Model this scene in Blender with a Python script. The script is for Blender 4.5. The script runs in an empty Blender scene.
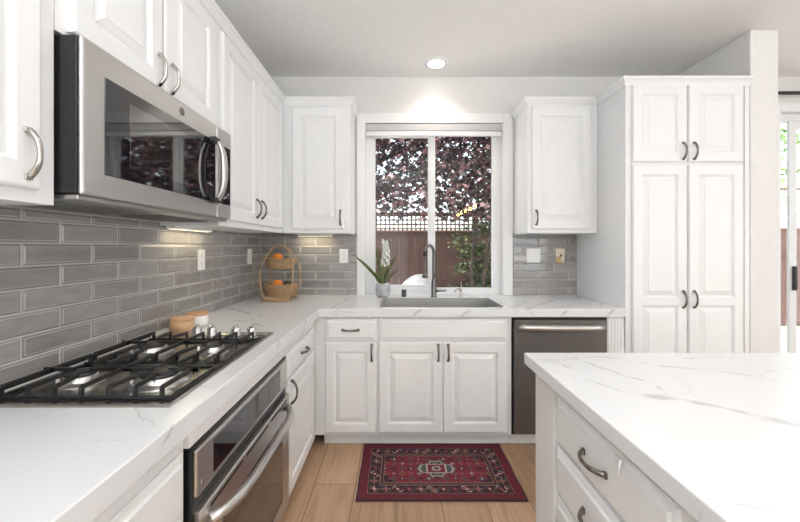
import bpy, bmesh, math, random
from mathutils import Vector, Matrix
random.seed(7)
S = bpy.context.scene
COL = S.collection
PI = math.pi

# ------------------------------------------------------------------ camera
cam = bpy.data.cameras.new('camera')
cam.lens = 16.2; cam.sensor_width = 36; cam.clip_start = 0.02
cam.shift_x = 3 / 800; cam.shift_y = -14 / 800
co = bpy.data.objects.new('camera', cam); COL.objects.link(co)
co.location = (0, 0, 1.31); co.rotation_euler = (PI / 2, 0, 0)
S.camera = co

# ------------------------------------------------------------------ world, sun, big lights, exposure
W = bpy.data.worlds.new('world'); S.world = W; W.use_nodes = True
wn = W.node_tree.nodes; wn.clear()
sky = wn.new('ShaderNodeTexSky'); sky.sky_type = 'NISHITA'; sky.sun_disc = False
sky.sun_elevation = math.radians(52); sky.sun_rotation = math.radians(200); sky.air_density = 1.0; sky.dust_density = 3.0
bg = wn.new('ShaderNodeBackground'); bg.inputs[1].default_value = 0.95
wo = wn.new('ShaderNodeOutputWorld')
hs = wn.new('ShaderNodeHueSaturation'); hs.inputs['Saturation'].default_value = .35
W.node_tree.links.new(sky.outputs[0], hs.inputs['Color']); W.node_tree.links.new(hs.outputs[0], bg.inputs[0]); W.node_tree.links.new(bg.outputs[0], wo.inputs[0])

def light(kind, name, loc, rot, energy, color=(1, 1, 1), **kw):
    l = bpy.data.lights.new(name, kind); l.energy = energy; l.color = color
    for k, v in kw.items(): setattr(l, k, v)
    o = bpy.data.objects.new(name, l); COL.objects.link(o); o.location = loc; o.rotation_euler = rot
    return o
light('SUN', 'sun', (0, 0, 10), Vector((.62, .10, -.78)).to_track_quat('-Z', 'Y').to_euler(), 13.0, (1, .95, .88), angle=0.01)
# unseen fill lights, added behind and to the right of the camera
light('AREA', 'fill_rear', (3.9, -3.9, 1.35), (PI / 2, 0, 0), 60, (.87, .95, 1), shape='RECTANGLE', size=2.6, size_y=2.2)
light('AREA', 'fill_rear', (-0.35, -3.9, 1.35), (PI / 2, 0, 0), 14, (.87, .95, 1), shape='RECTANGLE', size=1.2, size_y=2.2)
light('AREA', 'fill_side', (5.4, -0.6, 1.4), (PI / 2, 0, PI / 2), 62, (.87, .95, 1), shape='RECTANGLE', size=4.5, size_y=2.2)
# the photographer's flash, bounced off the ceiling behind the camera
light('AREA', 'bounce_flash', (-.1, -1.5, 1.6), (PI, 0, 0), 150, (.87, .95, 1), shape='DISK', size=.9)
vs = S.view_settings
vs.view_transform = 'Standard'; vs.look = 'None'; vs.gamma = 1; vs.exposure = 0.0; vs.use_curve_mapping = False

# ------------------------------------------------------------------ materials
def newmat(name):
    m = bpy.data.materials.new(name); m.use_nodes = True
    nt = m.node_tree; b = nt.nodes['Principled BSDF']
    return m, nt, b
def node(nt, typ, props=None, **ins):
    n = nt.nodes.new('ShaderNode' + typ)
    for k, v in (props or {}).items(): setattr(n, k, v)
    for k, v in ins.items():
        key = int(k[1:]) if k[0] == 'i' and k[1:].isdigit() else k
        if hasattr(v, 'is_output'): nt.links.new(v, n.inputs[key])
        else: n.inputs[key].default_value = v
    return n
def c4(c): return (c[0], c[1], c[2], 1)
def ramp(nt, fac, stops, interp='LINEAR'):
    n = nt.nodes.new('ShaderNodeValToRGB'); n.color_ramp.interpolation = interp
    e = n.color_ramp.elements
    while len(e) < len(stops): e.new(0.5)
    for i, (p, c) in enumerate(stops): e[i].position = p; e[i].color = c4(c)
    nt.links.new(fac, n.inputs[0]); return n
def simple(name, col, rough=.5, metal=0, noise=0, nscale=20, bump=0, bscale=200, coat=0, spec=None, stretch=None):
    m, nt, b = newmat(name)
    b.inputs['Base Color'].default_value = c4(col); b.inputs['Roughness'].default_value = rough; b.inputs['Metallic'].default_value = metal
    if coat: b.inputs['Coat Weight'].default_value = coat; b.inputs['Coat Roughness'].default_value = .08
    if spec is not None: b.inputs['Specular IOR Level'].default_value = spec
    g = node(nt, 'TexCoord').outputs['Object']
    if stretch: g = node(nt, 'Mapping', None, Vector=g, Scale=stretch).outputs[0]
    n = node(nt, 'TexNoise', None, Vector=g, Scale=nscale, Detail=4.0)
    k = max(noise, .012)
    lo = [max(0, x * (1 - k)) for x in col]; hi = [min(1, x * (1 + k)) for x in col]
    r = ramp(nt, n.outputs[0], [(.3, lo), (.7, hi)]); nt.links.new(r.outputs[0], b.inputs['Base Color'])
    if bump:
        n2 = node(nt, 'TexNoise', None, Vector=g, Scale=bscale, Detail=3.0)
        bp = node(nt, 'Bump', None, Strength=bump, Distance=.004, Height=n2.outputs[0]); nt.links.new(bp.outputs[0], b.inputs['Normal'])
    return m
def brushed(name, col, rough, axis_scale, metal=1.0, amp=.02):
    m, nt, b = newmat(name)
    g = node(nt, 'TexCoord').outputs['Object']
    mp = node(nt, 'Mapping', None, Vector=g, Scale=axis_scale)
    n = node(nt, 'TexNoise', None, Vector=mp.outputs[0], Scale=1.0, Detail=3.0)
    r = ramp(nt, n.outputs[0], [(.25, [x * (1 - amp) for x in col]), (.75, [min(1, x * (1 + amp)) for x in col])])
    nt.links.new(r.outputs[0], b.inputs['Base Color'])
    rr = node(nt, 'MapRange', None, Value=n.outputs[0], i3=rough * .92, i4=rough * 1.08); nt.links.new(rr.outputs[0], b.inputs['Roughness'])
    b.inputs['Metallic'].default_value = metal
    return m
def emit(name, col, s):
    m, nt, b = newmat(name)
    b.inputs['Base Color'].default_value = c4(col); b.inputs['Emission Color'].default_value = c4(col); b.inputs['Emission Strength'].default_value = s
    return m

M = {}
M['cab'] = simple('cabinet_paint', (.83, .835, .84), .36, spec=.4)
M['trim'] = simple('trim_paint', (.84, .845, .85), .4)
M['wall'] = simple('wall_paint', (.74, .725, .71), .8, bump=.25, bscale=90)
M['drywall'] = simple('textured_drywall', (.78, .775, .765), .85, bump=.7, bscale=120)
M['ceil'] = simple('ceiling_paint', (.86, .85, .84), .9, bump=.2, bscale=110)
M['pewter'] = simple('pewter', (.20, .18, .165), .33, 1, noise=.35, nscale=60)
M['nickel'] = simple('brushed_nickel', (.52, .50, .47), .27, 1, noise=.1, nscale=60)
M['faucet'] = simple('faucet_steel', (.17, .165, .16), .28, 1, noise=.1)
M['chrome'] = simple('chrome', (.75, .75, .75), .1, 1)
M['steel'] = brushed('brushed_steel', (.60, .585, .57), .34, (1, 1, 45))
M['steeld'] = brushed('steel_trim', (.45, .44, .43), .3, (1, 1, 45))
M['sink'] = brushed('sink_steel', (.60, .60, .60), .33, (45, 2, 2))
M['slate'] = brushed('slate_steel', (.172, .158, .15), .42, (3, 3, 200), metal=.75, amp=.06)
M['tray'] = brushed('cooktop_steel', (.50, .475, .44), .22, (120, 3, 3))
M['blackplastic'] = simple('black_plastic', (.012, .012, .014), .35)
M['blackglass'] = simple('black_glass', (.006, .006, .008), .03)
M['blackglass'].node_tree.nodes['Principled BSDF'].inputs['IOR'].default_value = 1.85
M['ovenglass'] = simple('oven_glass', (.012, .010, .009), .04)
M['ovenglass'].node_tree.nodes['Principled BSDF'].inputs['IOR'].default_value = 2.4
M['iron'] = simple('cast_iron', (.012, .012, .013), .45, bump=.15, bscale=300)
M['burnercap'] = simple('burner_enamel', (.018, .018, .02), .35)
M['alu'] = simple('burner_aluminium', (.62, .61, .6), .3, 1, noise=.08)
M['darkgap'] = simple('dark_recess', (.012, .012, .012), .7)
M['filter'] = simple('grease_filter', (.22, .22, .22), .45, .6, noise=.3, nscale=200)
M['plate'] = simple('outlet_plastic', (.86, .86, .86), .35)
M['almond'] = simple('almond_plastic', (.80, .75, .60), .4)
M['tan'] = simple('tan_plastic', (.55, .38, .18), .5)
M['slot'] = simple('slot_dark', (.05, .05, .05), .6)
M['wood'] = simple('turned_wood', (.62, .38, .22), .5, noise=.18, nscale=8, stretch=(1, 1, 8))
M['woodlid'] = simple('lid_wood', (.55, .31, .15), .5, noise=.18, nscale=8, stretch=(6, 1, 1))
M['ceramic'] = simple('white_ceramic', (.85, .85, .84), .25)
M['wicker'] = simple('wicker', (.42, .27, .15), .65, noise=.45, nscale=90, bump=.3)
M['orange'] = simple('orange_peel', (.85, .24, .02), .45, noise=.12, bump=.25, bscale=350)
M['darkfruit'] = simple('dark_fruit_skin', (.035, .04, .02), .5, noise=.4, bump=.3)
M['greyfruit'] = simple('grey_green_fruit_skin', (.2, .2, .15), .55, noise=.4)
M['pot'] = simple('marbled_ceramic', (.42, .415, .44), .4, noise=.35, nscale=25)
M['leaf'] = simple('leaf_green', (.07, .11, .025), .4, noise=.5, nscale=40)
M['petal'] = simple('white_petal', (.80, .84, .78), .5, noise=.06)
M['stem'] = simple('stem_green', (.16, .2, .06), .5)
M['shade'] = simple('shade_fabric', (.52, .52, .53), .8, bump=.2, bscale=500)
M['vinyl'] = simple('window_vinyl', (.82, .83, .84), .35)
M['sash'] = simple('grey_sash', (.40, .42, .43), .4)
M['rod'] = simple('black_rod', (.02, .02, .022), .4)
M['fence'] = simple('fence_wood', (.085, .043, .034), .8, noise=.4, nscale=6, stretch=(6, 6, .6))
M['lattice'] = simple('lattice_wood', (.15, .085, .06), .8, noise=.3)
M['bark'] = simple('bark', (.10, .075, .06), .9, noise=.4, bump=.6, bscale=60)
M['ground'] = simple('patio_concrete', (.5, .47, .43), .9, noise=.2, nscale=3)
M['boulder'] = simple('pale_boulder', (.62, .60, .57), .85, noise=.12, bump=.4, bscale=15)
M['lens'] = emit('lamp_lens', (1, .93, .82), 14)
M['bulb'] = emit('warm_bulb', (1, .62, .25), 60)
M['strip'] = emit('warm_strip', (1, .85, .55), 2)
M['backing'] = simple('rug_edge', (.05, .02, .025), .95)

def glassmat():
    m = bpy.data.materials.new('window_glass'); m.use_nodes = True; nt = m.node_tree; nt.nodes.clear()
    t = node(nt, 'BsdfTransparent', None, Color=(.93, .95, .95, 1)); g = node(nt, 'BsdfGlossy', None, Roughness=.01)
    f0 = node(nt, 'Fresnel', None, IOR=1.45)
    front = node(nt, 'Math', {'operation': 'SUBTRACT'}, i0=1.0, i1=node(nt, 'NewGeometry').outputs['Backfacing'])
    f = node(nt, 'Math', {'operation': 'MULTIPLY'}, i0=f0.outputs[0], i1=front.outputs[0])
    x = node(nt, 'MixShader', None, i0=f.outputs[0], i1=t.outputs[0], i2=g.outputs[0])
    o = node(nt, 'OutputMaterial', None, Surface=x.outputs[0]); return m
M['glass'] = glassmat()

def leafmat(name, stops, trans):
    m = bpy.data.materials.new(name); m.use_nodes = True; nt = m.node_tree; nt.nodes.clear()
    r = ramp(nt, node(nt, 'NewGeometry').outputs['Random Per Island'], stops)
    d = node(nt, 'BsdfPrincipled', None, Roughness=.45); nt.links.new(r.outputs[0], d.inputs['Base Color'])
    t = node(nt, 'BsdfTranslucent'); nt.links.new(r.outputs[0], t.inputs[0])
    x = node(nt, 'MixShader', None, i0=trans, i1=d.outputs[0], i2=t.outputs[0])
    node(nt, 'OutputMaterial', None, Surface=x.outputs[0]); return m
M['maple'] = leafmat('maple_leaves', [(0, (.018, .012, .013)), (.6, (.045, .022, .027)), (.86, (.24, .105, .11)), (1, (.62, .40, .40))], .3)
M['shrub'] = leafmat('shrub_leaves', [(0, (.02, .035, .015)), (.6, (.05, .09, .03)), (1, (.30, .34, .14))], .3)
M['hedge'] = leafmat('hedge_leaves', [(0, (.08, .16, .03)), (.6, (.2, .36, .08)), (1, (.5, .62, .25))], .4)

def tilemat():
    m, nt, b = newmat('glazed_tile')
    g = node(nt, 'NewGeometry')
    r = ramp(nt, g.outputs['Random Per Island'], [(0, (.25, .236, .233)), (.5, (.295, .28, .277)), (1, (.35, .335, .33))])
    mp = node(nt, 'Mapping', None, Vector=g.outputs['Position'], Scale=(9, 9, 40))
    n = node(nt, 'TexNoise', None, Vector=mp.outputs[0], Scale=1.0, Detail=3.0)
    mm = ramp(nt, n.outputs[0], [(.3, (.88, .88, .88)), (.7, (1.1, 1.1, 1.1))])
    mx = node(nt, 'MixRGB', {'blend_type': 'MULTIPLY'}, i0=1.0, i1=r.outputs[0], i2=mm.outputs[0])
    nt.links.new(mx.outputs[0], b.inputs['Base Color'])
    b.inputs['Roughness'].default_value = .16; b.inputs['Coat Weight'].default_value = .3
    n2 = node(nt, 'TexNoise', None, Vector=g.outputs['Position'], Scale=22.0)
    bp = node(nt, 'Bump', None, Strength=.12, Distance=.01, Height=n2.outputs[0]); nt.links.new(bp.outputs[0], b.inputs['Normal'])
    return m
M['tile'] = tilemat(); M['tileedge'] = simple('tile_bevel_glaze', (.50, .485, .48), .18, coat=.3)
M['grout'] = simple('grout', (.52, .50, .48), .9)

def quartz(name, veins, faint=.5):
    m, nt, b = newmat(name)
    pos = node(nt, 'NewGeometry').outputs['Position']
    nz = node(nt, 'TexNoise', None, Vector=pos, Scale=5.0, Detail=4.0, Roughness=.6)
    off = node(nt, 'VectorMath', {'operation': 'SUBTRACT'}, i0=nz.outputs['Color'], i1=(.5, .5, .5))
    sc = node(nt, 'VectorMath', {'operation': 'SCALE'}, i0=off.outputs[0], Scale=.09)
    p = node(nt, 'VectorMath', {'operation': 'ADD'}, i0=pos, i1=sc.outputs[0]).outputs[0]
    n2 = node(nt, 'TexNoise', None, Vector=pos, Scale=14.0, Detail=3.0).outputs[0]
    acc = None
    def mth(op, a, b_=0.0, clamp=False): return node(nt, 'Math', {'operation': op, 'use_clamp': clamp}, i0=a, i1=b_).outputs[0]
    for p0, p1, w, s in veins:
        p0 = Vector(p0); p1 = Vector(p1); L = (p1 - p0).length; d = (p1 - p0) / L
        q = node(nt, 'VectorMath', {'operation': 'SUBTRACT'}, i0=p, i1=tuple(p0)).outputs[0]
        cr = node(nt, 'VectorMath', {'operation': 'CROSS_PRODUCT'}, i0=q, i1=tuple(d)).outputs[0]
        ds = node(nt, 'VectorMath', {'operation': 'LENGTH'}, i0=cr).outputs['Value']
        t = node(nt, 'VectorMath', {'operation': 'DOT_PRODUCT'}, i0=q, i1=tuple(d)).outputs['Value']
        ww = mth('MULTIPLY', mth('POWER', n2, 2.0), w * 6)
        v = mth('SUBTRACT', 1.0, mth('DIVIDE', ds, ww), True)
        e0 = node(nt, 'MapRange', {'interpolation_type': 'SMOOTHSTEP'}, Value=t, i1=-.02, i2=.03).outputs[0]
        e1 = node(nt, 'MapRange', {'interpolation_type': 'SMOOTHSTEP'}, Value=t, i1=L + .02, i2=L - .03).outputs[0]
        v = mth('MULTIPLY', mth('MULTIPLY', v, e0), mth('MULTIPLY', e1, s))
        acc = v if acc is None else mth('MAXIMUM', acc, v)
    vo = node(nt, 'TexVoronoi', {'feature': 'DISTANCE_TO_EDGE'}, Vector=p, Scale=2.6).outputs['Distance']
    l = node(nt, 'MapRange', None, Value=vo, i1=0.0, i2=.012, i3=1.0, i4=0.0).outputs[0]
    msk = node(nt, 'MapRange', None, Value=node(nt, 'TexNoise', None, Vector=pos, Scale=2.3).outputs[0], i1=.5, i2=.68).outputs[0]
    acc = mth('MAXIMUM', acc, mth('MULTIPLY', mth('MULTIPLY', l, msk), faint))
    r = ramp(nt, acc, [(0, (.75, .756, .77)), (.45, (.50, .50, .505)), (1, (.28, .27, .265))])
    nt.links.new(r.outputs[0], b.inputs['Base Color'])
    b.inputs['Roughness'].default_value = .2; b.inputs['Specular IOR Level'].default_value = .45
    return m
ZC = .914
def fl(px, py, z=ZC):            # a point of the worktop plane read off the photograph
    Y = (1.31 - z) * 360 / (py - 247); return ((px - 397) * Y / 360, Y, z)
def poly(pts, w, s): return [(fl(*a), fl(*b), w, s) for a, b in zip(pts, pts[1:])]
iv = poly([(642, 393), (682, 399), (754, 415), (830, 434)], .011, .5) + poly([(575, 356), (596, 367), (625, 377), (648, 382), (682, 399)], .006, .55) \
   + poly([(565, 358), (599, 356), (627, 361), (714, 371), (754, 377), (830, 395)], .007, .42) + poly([(555, 371), (570, 376), (622, 390)], .005, .4) \
   + poly([(662, 361), (720, 356)], .008, .3) + poly([(754, 377), (760, 372), (830, 366)], .006, .35) + poly([(700, 497), (770, 510), (830, 540)], .003, .3) \
   + [((.477, .552, .914), (.477, .568, .87), .004, .9)] + poly([(534, 354), (560, 364), (580, 372)], .006, .5)
cv = poly([(224, 307), (243, 311.5), (250, 314), (262, 316)], .008, .7) + poly([(232, 320.5), (246, 321.5), (262, 326)], .008, .7) + poly([(246, 322), (252, 318)], .007, .6) \
   + poly([(526, 309), (557, 299.5), (586, 296)], .010, .6) + poly([(600, 308), (606, 300)], .010, .5) + poly([(330, 309), (352, 297)], .008, .5) + poly([(505, 309), (530, 301)], .009, .5) \
   + [((-.497, .715, .855), (-.497, .80, .914), .005, 1.0), ((-.497, 1.02, .86), (-.497, 1.12, .914), .005, .7), ((-.497, 1.42, .86), (-.497, 1.52, .914), .005, .7),
      ((-.497, 1.9, .86), (-.497, 1.98, .914), .006, .7)] + [((.1 + k * .31, 2.311, .86), (.16 + k * .31, 2.311, .914), .007, .6) for k in range(-1, 5)] \
   + poly([(-10, 450), (60, 444), (130, 441)], .002, .22) + poly([(20, 475), (62, 487)], .002, .22)
M['quartz_isl'] = quartz('island_quartz', iv, .25)
M['quartz'] = quartz('counter_quartz', cv, .3)

def floormat():
    m, nt, b = newmat('oak_plank')
    pos = node(nt, 'NewGeometry').outputs['Position']
    sp = node(nt, 'SeparateXYZ', None, i0=pos)
    uv = node(nt, 'CombineXYZ', None, X=sp.outputs['Y'], Y=sp.outputs['X'])
    br = node(nt, 'TexBrick', {'offset': .37, 'squash': 1.0}, Vector=uv.outputs[0], Color1=(0, 0, 0, 1), Color2=(1, 1, 1, 1), Mortar=(.5, .5, .5, 1), Scale=1.0)
    br.inputs['Mortar Size'].default_value = .0022; br.inputs['Brick Width'].default_value = 1.22; br.inputs['Row Height'].default_value = .228; br.inputs['Mortar Smooth'].default_value = .2
    base = ramp(nt, br.outputs['Color'], [(0, (.385, .235, .14)), (.5, (.45, .285, .175)), (1, (.52, .335, .21))])
    jit = node(nt, 'VectorMath', {'operation': 'MULTIPLY_ADD'}, i0=br.outputs['Color'], i1=(7, 3, 0), i2=pos)
    mp = node(nt, 'Mapping', None, Vector=jit.outputs[0], Scale=(16, 1.1, 1))
    gr = node(nt, 'TexNoise', None, Vector=mp.outputs[0], Scale=1.6, Detail=7.0, Roughness=.62, Distortion=1.2)
    gm = ramp(nt, gr.outputs[0], [(.25, (.66, .62, .58)), (.5, (1, 1, 1)), (.75, (1.14, 1.15, 1.17))])
    mx = node(nt, 'MixRGB', {'blend_type': 'MULTIPLY'}, i0=1.0, i1=base.outputs[0], i2=gm.outputs[0])
    sm = node(nt, 'MixRGB', None, i0=br.outputs['Fac'], i1=mx.outputs[0], i2=(.16, .09, .05, 1))
    nt.links.new(sm.outputs[0], b.inputs['Base Color']); b.inputs['Roughness'].default_value = .42
    bp = node(nt, 'Bump', None, Strength=.12, Distance=.003, Height=gr.outputs[0]); nt.links.new(bp.outputs[0], b.inputs['Normal'])
    return m
M['floor'] = floormat()

# ------------------------------------------------------------------ mesh helpers
class MB:
    def __init__(s): s.v = []; s.f = []; s.mi = []; s.sm = []
    def add(s, vs_, fs, mi=0, sm=False):
        n = len(s.v); s.v += [tuple(p) for p in vs_]
        for f in fs: s.f.append([n + i for i in f]); s.mi.append(mi); s.sm.append(sm)
        return s
    def box(s, x0, x1, y0, y1, z0, z1, bev=0, mi=0):
        if x0 > x1: x0, x1 = x1, x0
        if y0 > y1: y0, y1 = y1, y0
        if z0 > z1: z0, z1 = z1, z0
        if not bev:
            return s.add([(x0, y0, z0), (x1, y0, z0), (x1, y1, z0), (x0, y1, z0), (x0, y0, z1), (x1, y0, z1), (x1, y1, z1), (x0, y1, z1)],
                         [(3, 2, 1, 0), (4, 5, 6, 7), (0, 1, 5, 4), (1, 2, 6, 5), (2, 3, 7, 6), (3, 0, 4, 7)], mi)
        bm = bmesh.new(); bmesh.ops.create_cube(bm, size=1)
        for v in bm.verts: v.co = ((x0 + x1) / 2 + v.co.x * (x1 - x0), (y0 + y1) / 2 + v.co.y * (y1 - y0), (z0 + z1) / 2 + v.co.z * (z1 - z0))
        bev = min(bev, .45 * min(x1 - x0, y1 - y0, z1 - z0))
        bmesh.ops.bevel(bm, geom=bm.edges[:], offset=bev, segments=2, affect='EDGES', profile=.5)
        return s.bm(bm, mi)
    def bm(s, bm, mi=0, sm=False):
        bm.verts.index_update()
        s.add([v.co for v in bm.verts], [[v.index for v in f.verts] for f in bm.faces], mi, sm); bm.free(); return s
    def obox(s, F, a0, a1, h0, h1, d0, d1, bev=0, mi=0):        # box in a frame's own axes
        t = MB().box(a0, a1, h0, h1, d0, d1, bev)
        vs_ = [F(*p) for p in t.v]; flip = F.flip
        return s.add(vs_, [f[::-1] if flip else f for f in t.f], mi)
    def tube(s, pts, r, n=10, mi=0, cap=True, flat=1.0, up=None):
        pts = [Vector(p) for p in pts]; R = r if isinstance(r, (list, tuple)) else [r] * len(pts)
        rings = []; prev = None
        for i, p in enumerate(pts):
            t = (pts[min(i + 1, len(pts) - 1)] - pts[max(i - 1, 0)]).normalized()
            if prev is None:
                a = Vector(up) if up else (Vector((0, 0, 1)) if abs(t.z) < .9 else Vector((1, 0, 0)))
            else: a = prev
            u = (a - t * a.dot(t)).normalized(); w = t.cross(u); prev = u
            rings.append([p + (u * math.cos(2 * PI * k / n) * flat + w * math.sin(2 * PI * k / n)) * R[i] for k in range(n)])
        vs_ = [q for rg in rings for q in rg]; fs = []
        for i in range(len(pts) - 1):
            for k in range(n): fs.append((i * n + k, i * n + (k + 1) % n, (i + 1) * n + (k + 1) % n, (i + 1) * n + k))
        s.add(vs_, fs, mi, True)
        if cap:
            b0 = len(s.v) - len(vs_)
            s.f.append([b0 + k for k in range(n)][::-1]); s.mi.append(mi); s.sm.append(False)
            s.f.append([b0 + (len(pts) - 1) * n + k for k in range(n)]); s.mi.append(mi); s.sm.append(False)
        return s
    def lathe(s, prof, c, n=32, mi=0, sx=1.0, sy=1.0, sm=True, cap=True):
        vs_ = []; fs = []
        for r, z in prof:
            for k in range(n): a = 2 * PI * k / n; vs_.append((c[0] + r * math.cos(a) * sx, c[1] + r * math.sin(a) * sy, c[2] + z))
        for i in range(len(prof) - 1):
            for k in range(n): fs.append((i * n + k, i * n + (k + 1) % n, (i + 1) * n + (k + 1) % n, (i + 1) * n + k))
        if cap: fs.append([(len(prof) - 1) * n + k for k in range(n)]); fs.append([k for k in range(n)][::-1])
        return s.add(vs_, fs, mi, sm)
    def ball(s, c, r, mi=0, sc=(1, 1, 1), seg=20):
        bm = bmesh.new(); bmesh.ops.create_uvsphere(bm, u_segments=seg, v_segments=seg // 2, radius=r)
        for v in bm.verts: v.co = Vector((v.co.x * sc[0] + c[0], v.co.y * sc[1] + c[1], v.co.z * sc[2] + c[2]))
        return s.bm(bm, mi, True)
    def grid(s, xs, ys, keep, z0, z1, fn=lambda x, y, z: (x, y, z), mi=0, flip=False):  # slab of cells with holes
        idx = {}; vs_ = []; fs = []
        def V(i, j, k):
            if (i, j, k) not in idx: idx[(i, j, k)] = len(vs_); vs_.append(fn(xs[i], ys[j], (z0, z1)[k]))
            return idx[(i, j, k)]
        K = lambda i, j: 0 <= i < len(xs) - 1 and 0 <= j < len(ys) - 1 and keep((xs[i] + xs[i + 1]) / 2, (ys[j] + ys[j + 1]) / 2)
        for i in range(len(xs) - 1):
            for j in range(len(ys) - 1):
                if not K(i, j): continue
                fs.append((V(i, j, 1), V(i + 1, j, 1), V(i + 1, j + 1, 1), V(i, j + 1, 1)))
                fs.append((V(i, j + 1, 0), V(i + 1, j + 1, 0), V(i + 1, j, 0), V(i, j, 0)))
                if not K(i - 1, j): fs.append((V(i, j, 0), V(i, j, 1), V(i, j + 1, 1), V(i, j + 1, 0)))
                if not K(i + 1, j): fs.append((V(i + 1, j, 0), V(i + 1, j + 1, 0), V(i + 1, j + 1, 1), V(i + 1, j, 1)))
                if not K(i, j - 1): fs.append((V(i, j, 0), V(i + 1, j, 0), V(i + 1, j, 1), V(i, j, 1)))
                if not K(i, j + 1): fs.append((V(i, j + 1, 0), V(i, j + 1, 1), V(i + 1, j + 1, 1), V(i + 1, j + 1, 0)))
        return s.add(vs_, [f[::-1] for f in fs] if flip else fs, mi)
    def sweep(s, path, prof, mi=0, right=True):   # moulding: profile (out, z) along an XY path, mitred
        P = [Vector((p[0], p[1])) for p in path]; rings = []
        for i, p in enumerate(P):
            ds = []
            if i > 0: ds.append((P[i] - P[i - 1]).normalized())
            if i < len(P) - 1: ds.append((P[i + 1] - P[i]).normalized())
            ns = [Vector((d.y, -d.x)) * (1 if right else -1) for d in ds]
            nn = sum(ns, Vector((0, 0))).normalized(); k = 1 / max(.3, nn.dot(ns[0]))
            rings.append([(p.x + nn.x * o * k, p.y + nn.y * o * k, z) for o, z in prof])
        n = len(prof); vs_ = [q for r in rings for q in r]; fs = []
        for i in range(len(P) - 1):
            for k in range(n): fs.append((i * n + k, (i + 1) * n + k, (i + 1) * n + (k + 1) % n, i * n + (k + 1) % n))
        fs.append(list(range(n))); fs.append(list(range((len(P) - 1) * n, len(P) * n))[::-1])
        return s.add(vs_, fs, mi)

ORG = {}
def build(name, mb, mats, parent=None, fixn=True):
    if not isinstance(mats, (list, tuple)): mats = [mats]
    off = ORG[parent.name] if parent else Vector((0, 0, 0))
    me = bpy.data.meshes.new(name)
    me.from_pydata([Vector(v) - off for v in mb.v], [], mb.f)
    for m in mats: me.materials.append(M[m])
    me.polygons.foreach_set('material_index', mb.mi); me.polygons.foreach_set('use_smooth', mb.sm)
    if fixn:
        bm = bmesh.new(); bm.from_mesh(me); bmesh.ops.recalc_face_normals(bm, faces=bm.faces[:]); bm.to_mesh(me); bm.free()
    me.update()
    o = bpy.data.objects.new(name, me); COL.objects.link(o); o.parent = parent
    ORG[o.name] = off
    return o
def tag(o, label, cat, group=None):
    o['label'] = label; o['category'] = cat
    if group: o['group'] = group
    return o
def thing(name, label, cat, loc, group=None):
    o = bpy.data.objects.new(name, None); COL.objects.link(o); o.location = loc; o.empty_display_size = .1
    ORG[o.name] = Vector(loc); return tag(o, label, cat, group)
def solo(name, mb, mats, label, cat, group=None, fixn=True):
    return tag(recentre(build(name, mb, mats, None, fixn)), label, cat, group)
def recentre(o):                     # origin to the base of the thing
    me = o.data; xs = [v.co.x for v in me.vertices]; ys = [v.co.y for v in me.vertices]; zs = [v.co.z for v in me.vertices]
    c = Vector(((min(xs) + max(xs)) / 2, (min(ys) + max(ys)) / 2, min(zs)))
    me.transform(Matrix.Translation(-c)); o.location = c; ORG[o.name] = c; return o
def struct(name, mb, mats, parent=None):
    o = build(name, mb, mats, parent)
    if parent is None: o['kind'] = 'structure'
    return o
class Frame:                          # a: along the face, h: up, d: out of the face
    def __init__(s, o, u, n):
        s.o = Vector(o); s.u = Vector(u); s.n = Vector(n); s.flip = s.u.cross(Vector((0, 0, 1))).dot(s.n) < 0
    def __call__(s, a, h, d): return s.o + s.u * a + Vector((0, 0, h)) + s.n * d
FB = lambda y: Frame((0, y, 0), (1, 0, 0), (0, -1, 0))       # a face looking at the camera; a = X
FL = lambda x: Frame((x, 0, 0), (0, 1, 0), (1, 0, 0))        # a face looking right; a = Y
FI = lambda x: Frame((x, 0, 0), (0, 1, 0), (-1, 0, 0))       # island face looking left; a = Y

def door_mesh(F, a0, a1, h0, h1, panels=None, t=.02, st=.058, slab=False):
    m = MB(); R = lambda i, d: [(a0 + i, h0 + i, d), (a1 - i, h0 + i, d), (a1 - i, h1 - i, d), (a0 + i, h1 - i, d)]
    def rings(rs, cap=True):
        vs_ = [F(*p) for r in rs for p in r]; fs = []
        for i in range(len(rs) - 1):
            for k in range(4): fs.append((i * 4 + k, i * 4 + (k + 1) % 4, (i + 1) * 4 + (k + 1) % 4, (i + 1) * 4 + k))
        if cap: fs.append(list(range((len(rs) - 1) * 4, len(rs) * 4)))
        m.add(vs_, fs)
    if slab:
        rings([R(0, 0), R(0, t - .012), R(.005, t - .008), R(.017, t - .006), R(.022, t), ])
        m.add([F(*p) for p in R(0, 0)], [(3, 2, 1, 0)]); return m
    panels = panels or [(h0 + st, h1 - st)]
    rings([R(0, 0), R(0, t - .006), R(.003, t - .002), R(.008, t)], False)
    e = .008; A = [a0 + e, a0 + st, a1 - st, a1 - e]
    H = [h0 + e] + [x for p in panels for x in p] + [h1 - e]
    for i in range(3):
        for j in range(len(H) - 1):
            if i == 1 and j % 2 == 1: continue
            m.add([F(A[i], H[j], t), F(A[i + 1], H[j], t), F(A[i + 1], H[j + 1], t), F(A[i], H[j + 1], t)], [(0, 1, 2, 3)])
    for p0, p1 in panels:
        Q = lambda i, d: [(A[1] + i, p0 + i, d), (A[2] - i, p0 + i, d), (A[2] - i, p1 - i, d), (A[1] + i, p1 - i, d)]
        rings([Q(0, t), Q(.003, t - .003), Q(.007, t - .004), Q(.010, t - .011), Q(.016, t - .011), Q(.018, t - .009), Q(.040, t - .002), Q(.043, t)])
    m.add([F(*p) for p in R(0, 0)], [(3, 2, 1, 0)])
    bm = bmesh.new(); vv = [bm.verts.new(v) for v in m.v]
    for f in m.f:
        try: bm.faces.new([vv[i] for i in f])
        except ValueError: pass
    bmesh.ops.remove_doubles(bm, verts=bm.verts[:], dist=1e-5)
    return MB().bm(bm)
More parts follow.
